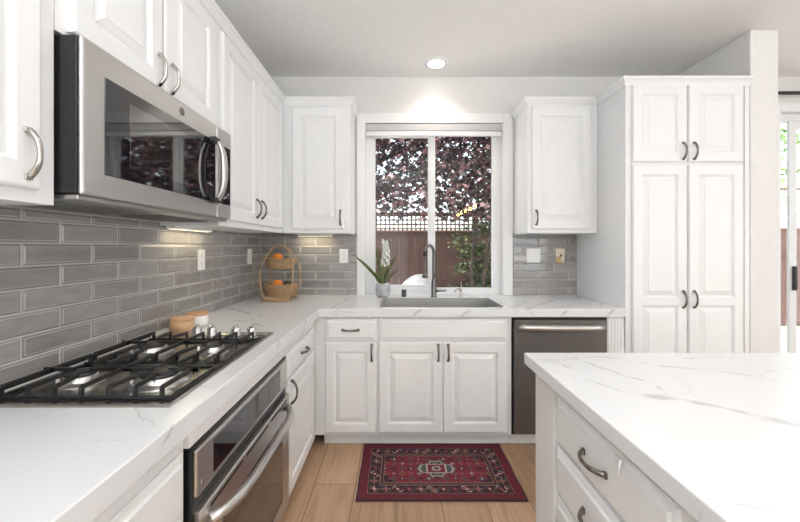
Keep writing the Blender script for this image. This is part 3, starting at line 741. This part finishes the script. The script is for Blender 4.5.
for yy in (-.098, .098):
    pts = []
    for k in range(41):
        a = PI * (-.28 + 1.56 * k / 40); pts.append((bx + .120 * math.cos(a) * (1 if abs(math.sin(a)) < .5 else 1.0), by + yy * (1 - .92 * max(0, math.sin(a)) ** 1.2) , ZC + .185 + (.222 * math.sin(a) if math.sin(a) > 0 else .238 * math.sin(a))))
    pts = [(p[0], p[1], max(p[2], ZC + .0075)) for p in pts]
    build('hoop', MB().tube(pts, .006, 8), 'wicker', t)
for sg in (-1, 1): build('foot', MB().tube([(bx - .105, by + sg * .098, ZC + .008), (bx + .105, by + sg * .098, ZC + .008)], .006, 8).box(bx - .085, bx + .085, by + sg * .095 - .005, by + sg * .095 + .005, ZC + .008, ZC + .034), 'wicker', t)
def fruit(name, label, cat, x, y, z, r, mat, group=None, sc=(1, 1, .93)):
    m = MB().ball((x, y, z), r, 0, sc, 24); o = solo(name, m, mat, label, cat, group); return o
def orange(label, x, y, z, r=.036):
    t = thing('orange', label, 'orange', (x, y, z - r * .93))
    build('peel', MB().ball((x, y, z), r, 0, (1, 1, .93), 24), 'orange', t)
    build('stem_end', MB().lathe([(.004, 0), (.0045, .002), (.002, .003)], (x, y, z + r * .925), 10), 'stem', t)
zl, zu = ZC + .040, ZC + .242
orange('orange at the front of the upper wicker basket', bx - .012, by - .026, zu + .072, .038)
orange('orange at the back of the upper wicker basket', bx - .035, by + .036, zu + .040)
orange('orange at the front of the lower wicker basket', bx - .010, by - .036, zl + .080, .038)
orange('orange on the left side of the lower wicker basket', bx - .055, by + .026, zl + .037, .035)
fruit('dark_fruit', 'dark green fruit on the right side of the lower wicker basket', 'fruit', bx + .062, by - .020, zl + .076, .034, 'darkfruit', sc=(1.25, 1, .9))
fruit('green_fruit', 'grey-green fruit on the right side of the upper wicker basket', 'fruit', bx + .052, by - .002, zu + .064, .032, 'greyfruit')

# ------------------------------------------------------------------ potted plant on the sill
px_, py_ = -.112, 2.868
t = thing('potted_plant', 'small potted plant with strap leaves and white blossom spike beside the sink', 'plant', (px_, py_, ZC))
pt = build('pot', MB().lathe([(.040, 0), (.052, .012), (.060, .045), (.059, .085), (.054, .108), (.050, .110), (.048, .098)], (px_, py_, ZC + .0005), 36), 'pot', t)
build('soil', MB().lathe([(.049, .096), (.047, .101)], (px_, py_, ZC), 24), 'bark', pt)
def leafblade(pts, w):
    m = MB(); pts = [Vector(p) for p in pts]; n = len(pts); vs_ = []; fs = []
    for i, p in enumerate(pts):
        tt = (pts[min(i + 1, n - 1)] - pts[max(i - 1, 0)]).normalized(); side = tt.cross(Vector((0, 1, .15))).normalized()
        f = i / (n - 1); ww = w * (.5 + .5 * math.sin(min(1, f * 1.6) * PI / 2)) * (1 - f ** 4) + .0008
        vs_ += [p - side * ww, p + Vector((0, .004, -.003)), p + side * ww]
    for i in range(n - 1): fs += [(i * 3, i * 3 + 1, i * 3 + 4, i * 3 + 3), (i * 3 + 1, i * 3 + 2, i * 3 + 5, i * 3 + 4)]
    m.add(vs_, fs, 0, True); return m
zb = ZC + .10
def curve(p0, p1, p2, n=10):
    p0, p1, p2 = map(Vector, (p0, p1, p2)); return [p0 * (1 - f) ** 2 + p1 * 2 * f * (1 - f) + p2 * f * f for f in [i / n for i in range(n + 1)]]
for c1, c2, w in (((-.09, -.03, .13), (-.232, -.05, .235), .013), ((-.035, .0, .19), (-.050, -.02, .295), .014), ((.03, .01, .12), (.110, -.02, .225), .011), ((.05, -.01, .06), (.13, -.02, .12), .008), ((-.03, -.02, .08), (-.10, -.05, .11), .009), ((.01, .01, .14), (.02, .02, .24), .010)):
    lf = build('leaf', leafblade(curve((px_ + c1[0] * .15, py_ + c1[1] * .2, zb), (px_ + c1[0], py_ + c1[1], zb + c1[2]), (px_ + c2[0], py_ + c2[1], zb + c2[2])), w), 'leaf', t, False)
    so = lf.modifiers.new('thick', 'SOLIDIFY'); so.thickness = .0016
sk = build('flower_stem', MB().tube(curve((px_, py_, zb), (px_ + .01, py_ + .01, zb + .17), (px_ + .012, py_ - .008, zb + .33)), .004, 8), 'stem', t)
fm = MB()
for k in range(44):
    f = k / 43; a = k * 2.4; r = .034 * (1 - .45 * f) ; c = Vector((px_ + .014 + r * math.cos(a) + .012 * math.sin(f * 3), py_ - .006 + r * math.sin(a), zb + .145 + .20 * f))
    out = Vector((math.cos(a), math.sin(a), .25)).normalized()
    for j in range(5):
        b = 2 * PI * j / 5; s1 = out.cross(Vector((0, 0, 1))).normalized(); s2 = out.cross(s1)
        dv = s1 * math.cos(b) + s2 * math.sin(b); sd = s1 * -math.sin(b) + s2 * math.cos(b)
        q0 = c - out * .004; q1 = c + dv * .010 + sd * .006 + out * .003; q2 = c + dv * .019 + out * .001; q3 = c + dv * .010 - sd * .006 + out * .003
        fm.add([q0, q1, q2, q3], [(0, 1, 2, 3)])
build('blossoms', fm, 'petal', t, False)

# ------------------------------------------------------------------ outlets and switches
def outlet(label, F, a, h, plug=True):
    t = thing('wall_outlet', label, 'outlet', tuple(F(a, h - .058, .01)))
    build('plate', MB().obox(F, a - .036, a + .036, h - .058, h + .058, .009, .015, .003), 'plate', t)
    for s_ in (-1, 1):
        r = build('receptacle', MB().obox(F, a - .016, a + .016, h + s_ * .021 - .014, h + s_ * .021 + .014, .0148, .0165, .004), 'plate', t)
        build('slots', MB().obox(F, a - .007, a - .005, h + s_ * .021 - .004, h + s_ * .021 + .006, .0163, .0168).obox(F, a + .005, a + .007, h + s_ * .021 - .004, h + s_ * .021 + .006, .0163, .0168), 'slot', r)
FLW = FL(XW); FBW = FB(D)
outlet('white duplex outlet on the left tile wall, nearer the microwave', FLW, 2.050, 1.236)
outlet('white duplex outlet on the left tile wall, nearer the corner', FLW, 2.722, 1.238)
outlet('white duplex outlet on the back tile between basket and window', FBW, -.436, 1.236)
t = thing('light_switch', 'white double rocker switch plate on the tile right of the window', 'switch', (1.118, D - .01, 1.18))
build('plate', MB().obox(FBW, 1.060, 1.176, 1.183, 1.297, .009, .015, .003), 'plate', t)
for a in (1.092, 1.144): build('rocker', MB().obox(FBW, a - .017, a + .017, 1.207, 1.273, .0148, .018, .002), 'ceramic', t)
t = thing('wall_jack', 'almond wall plate with a small tan plug near the pantry', 'wall plate', (1.336, D - .01, 1.18))
build('plate', MB().obox(FBW, 1.299, 1.373, 1.183, 1.297, .009, .015, .003), 'almond', t)
build('socket', MB().obox(FBW, 1.334, 1.350, 1.232, 1.250, .0148, .017, .002), 'slot', t)
build('plug', MB().obox(FBW, 1.300, 1.336, 1.180, 1.232, .0152, .034, .006), 'tan', t)

# ------------------------------------------------------------------ roller shade, curtain rod
t = thing('roller_shade', 'raised grey roller shade with white bottom rail across the window top', 'shade', ((WX0 + WX1) / 2, D - .02, 2.25))
build('cassette', MB().box(WX0 + .006, WX1 - .006, D - .012, D + .045, 2.262, 2.322, .006), 'shade', t)
build('bottom_rail', MB().box(WX0 + .008, WX1 - .008, D - .010, D + .02, 2.222, 2.260, .006), 'vinyl', t)
build('end_cap', MB().box(WX0 + .001, WX0 + .006, D - .013, D + .046, 2.258, 2.324, .001), 'vinyl', t)
build('end_cap', MB().box(WX1 - .006, WX1 - .001, D - .013, D + .046, 2.258, 2.324, .001), 'vinyl', t)
t = thing('curtain_rod', 'black curtain rod above the patio door at far right', 'curtain rod', (4.0, 2.88, 2.54))
build('rod', MB().tube([(2.75, 2.885, 2.545), (5.3, 2.885, 2.545)], .013, 14), 'rod', t)
build('finial', MB().ball((2.735, 2.885, 2.545), .024), 'rod', t)
for x in (2.95, 5.1): build('bracket', MB().box(x - .008, x + .008, 2.885, D - .0005, 2.525, 2.533, .001).box(x - .012, x + .012, D - .006, D - .0005, 2.50, 2.57, .001), 'rod', t)

# ------------------------------------------------------------------ recessed lamp, under-cabinet lamps
t = thing('recessed_ceiling_light', 'round lit recessed light in the ceiling before the window', 'ceiling light', (.300, 2.745, H - .012))
build('trim_ring', MB().lathe([(.062, -.006), (.088, -.006), (.092, -.001), (.092, 0), (.062, 0), (.062, -.006)], (.300, 2.745, H), 40, cap=False), 'trim', t)
build('lens', MB().lathe([(.0615, -.0045), (.0615, -.001)], (.300, 2.745, H), 40), 'lens', t)
light('SPOT', 'lamp_and_fill_beam', (.300, 2.745, H - .02), (0, 0, 0), 16, (1, .90, .76), spot_size=math.radians(125), spot_blend=.8, shadow_soft_size=.06)
# unseen downlights added over the aisle, island and living side as fill
for lx, ly in ((.15, 1.25), (.15, -.2), (1.5, 1.1), (1.5, -.3), (3.4, 1.2), (.6, -2.2), (3.0, -1.8)):
    light('SPOT', 'lamp_and_fill_beam', (lx, ly, H - .02), (0, 0, 0), 9, (1, .98, .95), spot_size=math.radians(150), spot_blend=.6, shadow_soft_size=.08)
def strip(label, x0, x1, y0, y1):
    t = thing('under_cabinet_light', label, 'light', ((x0 + x1) / 2, (y0 + y1) / 2, UB - .016))
    build('housing', MB().box(x0, x1, y0, y1, UB - .016, UB - .0005, .002), 'plate', t)
    build('lens', MB().box(x0 + .006, x1 - .006, y0 + .008, y1 - .008, UB - .0175, UB - .0155), 'strip', t)
    light('AREA', 'under_cabinet_glow', ((x0 + x1) / 2, (y0 + y1) / 2, UB - .02), (0, 0, 0), .45, (1, .85, .56), shape='RECTANGLE', size=max(.02, x1 - x0 - .02), size_y=max(.02, y1 - y0 - .02))
strip('slim warm light under the wall cabinet right of the microwave', -1.09, -1.05, 1.70, 2.05)
strip('slim warm light under the corner wall cabinet above the basket', -.80, -.52, 2.885, 2.92)

# ------------------------------------------------------------------ island
IX = .505
struct('wall_island', MB().box(IX - .004, 1.85, 1.152, 1.305, 0, ZC - .042, .004), 'drywall')
t = thing('island_cabinet', 'white island drawer cabinet with pewter pulls facing the oven', 'cabinet', (.80, .89, 0)); F = FI(IX + .018)
build('body', MB().box(IX + .018, 1.845, .615, 1.151, .085, ZC - .043, .0015), 'cab', t)
build('toe_kick', MB().box(IX + .09, IX + .11, .615, 1.151, 0, .085), 'cab', t)
for k, (h0, h1) in enumerate(((.690, .838), (.532, .679), (.325, .521), (.11, .314))):
    d = build('drawer', door_mesh(F, .648, 1.148, h0, h1, slab=True, t=.022), 'cab', t); build('handle', pull(F, .912, (h0 + h1) / 2, vert=False, d0=.022, L=.112), 'pewter', d)
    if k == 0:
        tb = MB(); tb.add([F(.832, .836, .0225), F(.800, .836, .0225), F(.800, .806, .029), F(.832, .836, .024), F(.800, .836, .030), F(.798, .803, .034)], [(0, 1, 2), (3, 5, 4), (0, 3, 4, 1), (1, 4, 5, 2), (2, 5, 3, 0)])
        build('glint_wedge', tb, 'vinyl', d)  # white wedge shaped to stand in for a bright glint on the drawer edge
t = thing('island_cabinet', 'white island door cabinet nearest the camera at lower right', 'cabinet', (.80, .2, 0))
build('body', MB().box(IX + .018, 1.845, -.25, .613, .085, ZC - .043, .0015), 'cab', t)
build('toe_kick', MB().box(IX + .09, IX + .11, -.25, .613, 0, .085), 'cab', t)
for a0, a1, hx in ((.195, .600, .23), (-.235, .185, .15)):
    d = build('door', door_mesh(F, a0, a1, .11, .838, t=.022), 'cab', t); build('handle', pull(F, hx, .74, d0=.022), 'pewter', d)
it = build('worktop', MB().box(.4765, 1.93, -.35, 1.351, ZC - .041, ZC), 'quartz_isl')
bv = it.modifiers.new('bevel', 'BEVEL'); bv.width = .003; bv.segments = 2
tag(it, 'white quartz island worktop with long grey veins in the right foreground', 'worktop')

# ------------------------------------------------------------------ rug
def rug():
    x0, x1, ya, yb = -.214, .676, 1.850, 2.385
    NX, NY = 234, 142; Wd = x1 - x0; Hd = yb - ya
    red = (.165, .034, .045); dred = (.125, .027, .037); navy = (.045, .030, .038); cream = (.36, .31, .27); teal = (.075, .085, .085); tan = (.20, .11, .08); pink = (.25, .085, .085)
    rnd = random.Random(3); rot = []
    def motif(u, v, s):    # small rosette cell: returns 0 none, 1 petal, 2 centre
        r = math.hypot(u, v); a = math.atan2(v, u)
        if r < s * .28: return 2
        if r < s * (.62 + .3 * math.cos(4 * a)): return 1
        return 0
    cols = []
    for j in range(NY):
        for i in range(NX):
            x = (i + .5) / NX * Wd; y = (j + .5) / NY * Hd
            e = min(x, Wd - x, y, Hd - y); cxm = x - Wd / 2; cym = y - Hd / 2
            c = red
            if e < .052: c = dred if e > .006 else navy
            elif e < .058: c = tan
            elif e < .118:
                c = navy; sx = x if min(y, Hd - y) < .12 and e == min(y, Hd - y) else y
                q = (sx % .062) - .031; w = e - .088
                k = motif(q, w, .027); idx = int(sx / .062)
                if k == 2: c = cream if idx % 2 else pink
                elif k == 1: c = [dred, pink, tan, dred][idx % 4]
                elif abs(w - .022 * math.sin(sx / .062 * 2 * PI)) < .004: c = cream if (idx * 7) % 3 == 0 else teal
            elif e < .124: c = tan
            elif e < .136: c = navy
            elif e < .142: c = tan
            else:
                # field with scattered motifs
                gx, gy = .050, .046; ui = math.floor(cxm / gx + .5); vi = math.floor(cym / gy + .5)
                k = motif(cxm - ui * gx, cym - vi * gy, .018 + .006 * ((ui + vi) % 2))
                if k: c = [teal, tan, navy, pink][(ui * 2 + vi * 3) % 4] if k == 1 else (cream if (ui + vi) % 3 == 0 else dred)
                if min(Wd / 2 - abs(cxm) , Hd / 2 - abs(cym)) < .165 and ((Wd / 2 - abs(cxm)) + (Hd / 2 - abs(cym))) < .36: c = navy if k == 0 else c
                d = abs(cxm) / .135 + abs(cym) / .088
                dd = d + .12 * math.cos(8 * math.atan2(cym, cxm))
                st = max(abs(cxm) / .062, abs(cym) / .046)
                if dd < 1.05: c = teal
                if dd < .95 and dd > .84: c = cream
                if st < 1 and dd < 1: c = cream
                if st < .8: c = red
                rr = math.hypot(cxm, cym * 1.15)
                if rr < .026: c = cream
                if rr < .017: c = teal
                if rr < .009: c = red
            n = .72 + .56 * rnd.random(); cols.append(tuple(min(1, q_ * n) for q_ in c))
    m = MB(); vs_ = [(x0 + Wd * i / NX + .0012 * math.sin(j * .09), ya + Hd * j / NY, .0075 + .0008 * math.sin(i * .5) * math.sin(j * .4)) for j in range(NY + 1) for i in range(NX + 1)]
    fs = [(j * (NX + 1) + i, j * (NX + 1) + i + 1, (j + 1) * (NX + 1) + i + 1, (j + 1) * (NX + 1) + i) for j in range(NY) for i in range(NX)]
    m.add(vs_, fs); nb = len(fs)
    per = [i for i in range(NX)] + [j * (NX + 1) + NX for j in range(NY)] + [NY * (NX + 1) + i for i in range(NX, 0, -1)] + [j * (NX + 1) for j in range(NY, 0, -1)]
    b0 = len(m.v); m.v += [(m.v[i][0], m.v[i][1], .0004) for i in per]; n = len(per)
    for k in range(n): m.f.append([per[k], b0 + k, b0 + (k + 1) % n, per[(k + 1) % n]]); m.mi.append(1); m.sm.append(False)
    mt, nt, b = newmat('woven_rug')
    at = node(nt, 'Attribute', {'attribute_name': 'weave'}); nt.links.new(at.outputs['Color'], b.inputs['Base Color']); b.inputs['Roughness'].default_value = .95
    b.inputs['Specular IOR Level'].default_value = .1
    M['rug'] = mt
    o = solo('rug', m, ['rug', 'backing'], 'red patterned oriental rug on the plank floor before the sink cabinet', 'rug', fixn=False)
    at_ = o.data.attributes.new('weave', 'FLOAT_COLOR', 'FACE')
    buf = []
    for k in range(len(o.data.polygons)): c = cols[k] if k < nb else (.05, .02, .02); buf += [c[0], c[1], c[2], 1]
    at_.data.foreach_set('color', buf)
rug()

# ------------------------------------------------------------------ pendant behind the camera, mirrored in the window panes
t = thing('linear_pendant', 'black linear pendant with five warm bulbs mirrored in the window glass', 'pendant', (1.45, -1.6, 2.02))
build('bar', MB().box(1.437, 1.463, -2.6, -.5, 2.15, 2.18, .003), 'rod', t)
for y in (-2.1, -1.0): build('stem', MB().tube([(1.45, y, 2.18), (1.45, y, H - .012)], .006, 8), 'rod', t)
build('canopy', MB().box(1.39, 1.51, -2.2, -.9, H - .02, H - .001, .004), 'rod', t)
for k in range(5):
    y = -2.5 + k * .475
    b = build('bulb', MB().lathe([(.012, .10), (.014, .085), (.034, .05), (.038, .03), (.028, .006), (.01, 0)], (1.45, y, 2.03), 20), 'bulb', t)
    build('socket', MB().lathe([(.016, .098), (.018, .125)], (1.45, y, 2.03), 16), 'rod', b)

# ------------------------------------------------------------------ garden seen through the glass
struct('ground', MB().box(-6, 12, D + .165, 16, -.16, -.1), 'ground')
FY = 6.4
def fence(label, x0, x1, zt, zl_, slats=False):
    t = thing('wooden_fence', label, 'fence', ((x0 + x1) / 2, FY, -.1)); bm_ = MB(); x = x0; rnd = random.Random(int(x0 * 10) + 99)
    while x < x1 - .01:
        bm_.box(x + .001, min(x + .14, x1) - .001, FY, FY + .018 + .004 * rnd.random(), -.1, zt); x += .14
    bm_.box(x0, x1, FY + .02, FY + .06, .25, .34).box(x0, x1, FY + .02, FY + .06, zt - .1, zt)
    build('board_panel', bm_, 'fence', t)
    lt = MB(); x = x0 + .04
    while x < x1 and not slats: lt.box(x - .014, x + .014, FY + .01, FY + .018, zt + .03, zl_); x += .078
    z = zt + .06
    while z < zl_: lt.box(x0, x1, FY + .018, FY + .026, z - (.026 if slats else .014), z + (.026 if slats else .014)); z += .078
    build('slat_screen' if slats else 'lattice', lt, 'vinyl' if slats else 'lattice', t)
    build('top_rail', MB().box(x0, x1, FY - .01, FY + .05, zl_, zl_ + .045, .004).box(x0, x1, FY - .012, FY + .04, zt, zt + .035, .004), 'lattice', t)
    for k in range(int((x1 - x0) / 1.8) + 1): build('post', MB().box(x0 + k * 1.8 - .045, x0 + k * 1.8 + .045, FY + .03, FY + .12, -.1, zl_ + .08, .004), 'fence', t)
fence('brown board fence with square lattice top seen through the sink window', -2.2, 3.9, 1.575, 1.88)
fence('board fence topped by white horizontal slats seen through the patio door', 3.95, 9.4, 1.62, 2.32, True)
def leaves(n, vol, size, rnd, spray=.35, tilt=.9):
    m = MB(); V = m.v; Fc = m.f
    cl = [vol(rnd) for _ in range(max(8, n // 22))]
    L = []
    for k in range(10):
        a = 2 * PI * k / 10; r = 1 if k % 2 == 0 else .42
        if k == 4 or k == 6: r = .72
        L.append((r * math.cos(a), r * math.sin(a)))
    for i in range(n):
        c = Vector(cl[rnd.randrange(len(cl))]) + Vector((rnd.gauss(0, spray), rnd.gauss(0, spray), rnd.gauss(0, spray * .35)))
        s = size * (.6 + .7 * rnd.random())
        nrm = Vector((rnd.gauss(0, tilt), rnd.gauss(0, tilt), 1)).normalized(); u = nrm.orthogonal().normalized(); w = nrm.cross(u); a0 = rnd.random() * 6.3
        ca, sa = math.cos(a0), math.sin(a0); b0 = len(V)
        for x, y in L:
            X = x * ca - y * sa; Y = x * sa + y * ca; V.append(tuple(c + (u * X + w * Y) * s - nrm * (X * X + Y * Y) * s * .25))
        Fc.append(list(range(b0, b0 + 10))); m.mi.append(0); m.sm.append(False)
    return m
rnd = random.Random(11)
t = thing('red_maple_tree', 'red-leaved maple tree filling the top of the sink window', 'tree', (-1.25, 5.3, -.1))
build('trunk', MB().tube([(-1.25, 5.3, -.1), (-1.2, 5.3, .6), (-1.1, 5.25, 1.3), (-.9, 5.2, 1.9), (-.6, 5.2, 2.7)], [.10, .085, .075, .06, .035], 12), 'bark', t)
for p in ([(-1.1, 5.25, 1.2), (-1.5, 5.1, 1.8), (-1.8, 5.0, 2.4)], [(-.95, 5.22, 1.75), (-.1, 5.1, 2.2), (1.0, 5.0, 2.5), (2.0, 5.0, 2.6)], [(-.75, 5.2, 2.3), (.2, 5.3, 2.8), (1.1, 5.3, 3.4)], [(-.85, 5.2, 2.1), (-1.0, 4.9, 2.7), (-1.1, 4.8, 3.3)]):
    build('branch', MB().tube(p, [.04 - .03 * i / (len(p) - 1) for i in range(len(p))], 8), 'bark', t)
def mv(r):
    while True:
        x, y, z = r.uniform(-1.7, 2.6), r.uniform(4.3, 5.35), r.uniform(1.65, 3.7)
        low = 1.60 + .14 * abs(math.sin(x * 2.1)) + (.16 if x < .3 else 0)
        if z > low: return (x, y, z)
build('foliage', leaves(27000, mv, .046, rnd, .2), 'maple', t, False)
t = thing('green_shrub', 'dark green climbing shrub before the fence at the right window pane', 'shrub', (1.35, 5.6, -.1))
build('stem', MB().tube([(1.3, 5.7, -.1), (1.35, 5.65, .8), (1.5, 5.6, 1.9)], [.05, .035, .02], 8).tube([(1.3, 5.7, .1), (1.15, 5.6, .9), (1.2, 5.5, 1.7)], [.03, .025, .012], 8), 'bark', t)
build('foliage', leaves(2200, lambda r: (r.gauss(1.42, .2), r.uniform(5.75, 6.1), r.uniform(.3, 2.3)), .045, rnd, .1), 'shrub', t, False)
def boulder(label, x, y, r, sc, seed):
    bm = bmesh.new(); bmesh.ops.create_icosphere(bm, subdivisions=3, radius=r); q = random.Random(seed); ph = [q.uniform(0, 6) for _ in range(6)]
    for v in bm.verts:
        n = v.co.normalized(); k = 1 + .10 * math.sin(n.x * 3 + ph[0]) + .09 * math.sin(n.y * 4 + ph[1]) + .08 * math.sin(n.z * 5 + ph[2]) + .07 * math.sin(n.x * 9 + ph[3]) * math.sin(n.z * 8 + ph[4]) + .03 * math.sin(n.x * 17 + n.y * 13 + ph[5])
        v.co = Vector((n.x * r * k * sc[0] + x, n.y * r * k * sc[1] + y, -.1 + max(0, (n.z * k * sc[2] + sc[2] * .7) * r)))
    solo('boulder', MB().bm(bm, 0, True), 'boulder', label, 'rock')
boulder('pale sunlit boulder by the fence behind the faucet', .25, 5.35, .50, (.72, .7, 1.22), 2)
boulder('pale boulder by the fence behind the potted plant', -.50, 5.4, .50, (.6, .7, 1.24), 5)
boulder('small pale boulder by the fence right of the faucet', .86, 5.4, .36, (.6, .6, 1.1), 8)
t = thing('hedge_tree', 'bright green leafy tree seen through the patio door', 'tree', (6.4, 7.6, -.1))
build('trunk', MB().tube([(6.4, 7.6, -.1), (6.45, 7.6, 1.4), (6.4, 7.6, 2.6)], [.09, .07, .04], 10), 'bark', t)
build('foliage', leaves(2600, lambda r: (r.uniform(5.0, 8.6), r.uniform(7.3, 8.4), r.uniform(2.0, 4.6)), .08, rnd, .25), 'hedge', t, False)

# ------------------------------------------------------------------ groups of like things
GROUPS = {'wall_cabinet': 'white wall cabinets', 'base_cabinet': 'white base cabinets', 'island_cabinet': 'white island cabinets', 'wall_outlet': 'white outlets on the tile',
          'orange': 'oranges in the wicker basket', 'canister': 'lidded canisters behind the cooktop', 'under_cabinet_light': 'lights under the wall cabinets', 'boulder': 'pale boulders by the fence',
          'tile_backsplash': 'grey tile backsplashes', 'wooden_fence': 'garden fences', 'worktop': 'white quartz worktops'}
for o in list(S.objects):
    k = o.name.split('.')[0]
    if o.parent is None and k in GROUPS: o['group'] = GROUPS[k]
    if k == 'handle' and o.type == 'MESH' and o.data.materials[0].name == 'pewter': o['label'] = 'dark pewter bow pull'
    if k == 'handle' and o.type == 'MESH' and o.data.materials[0].name == 'brushed_nickel': o['label'] = 'brushed nickel bow pull'
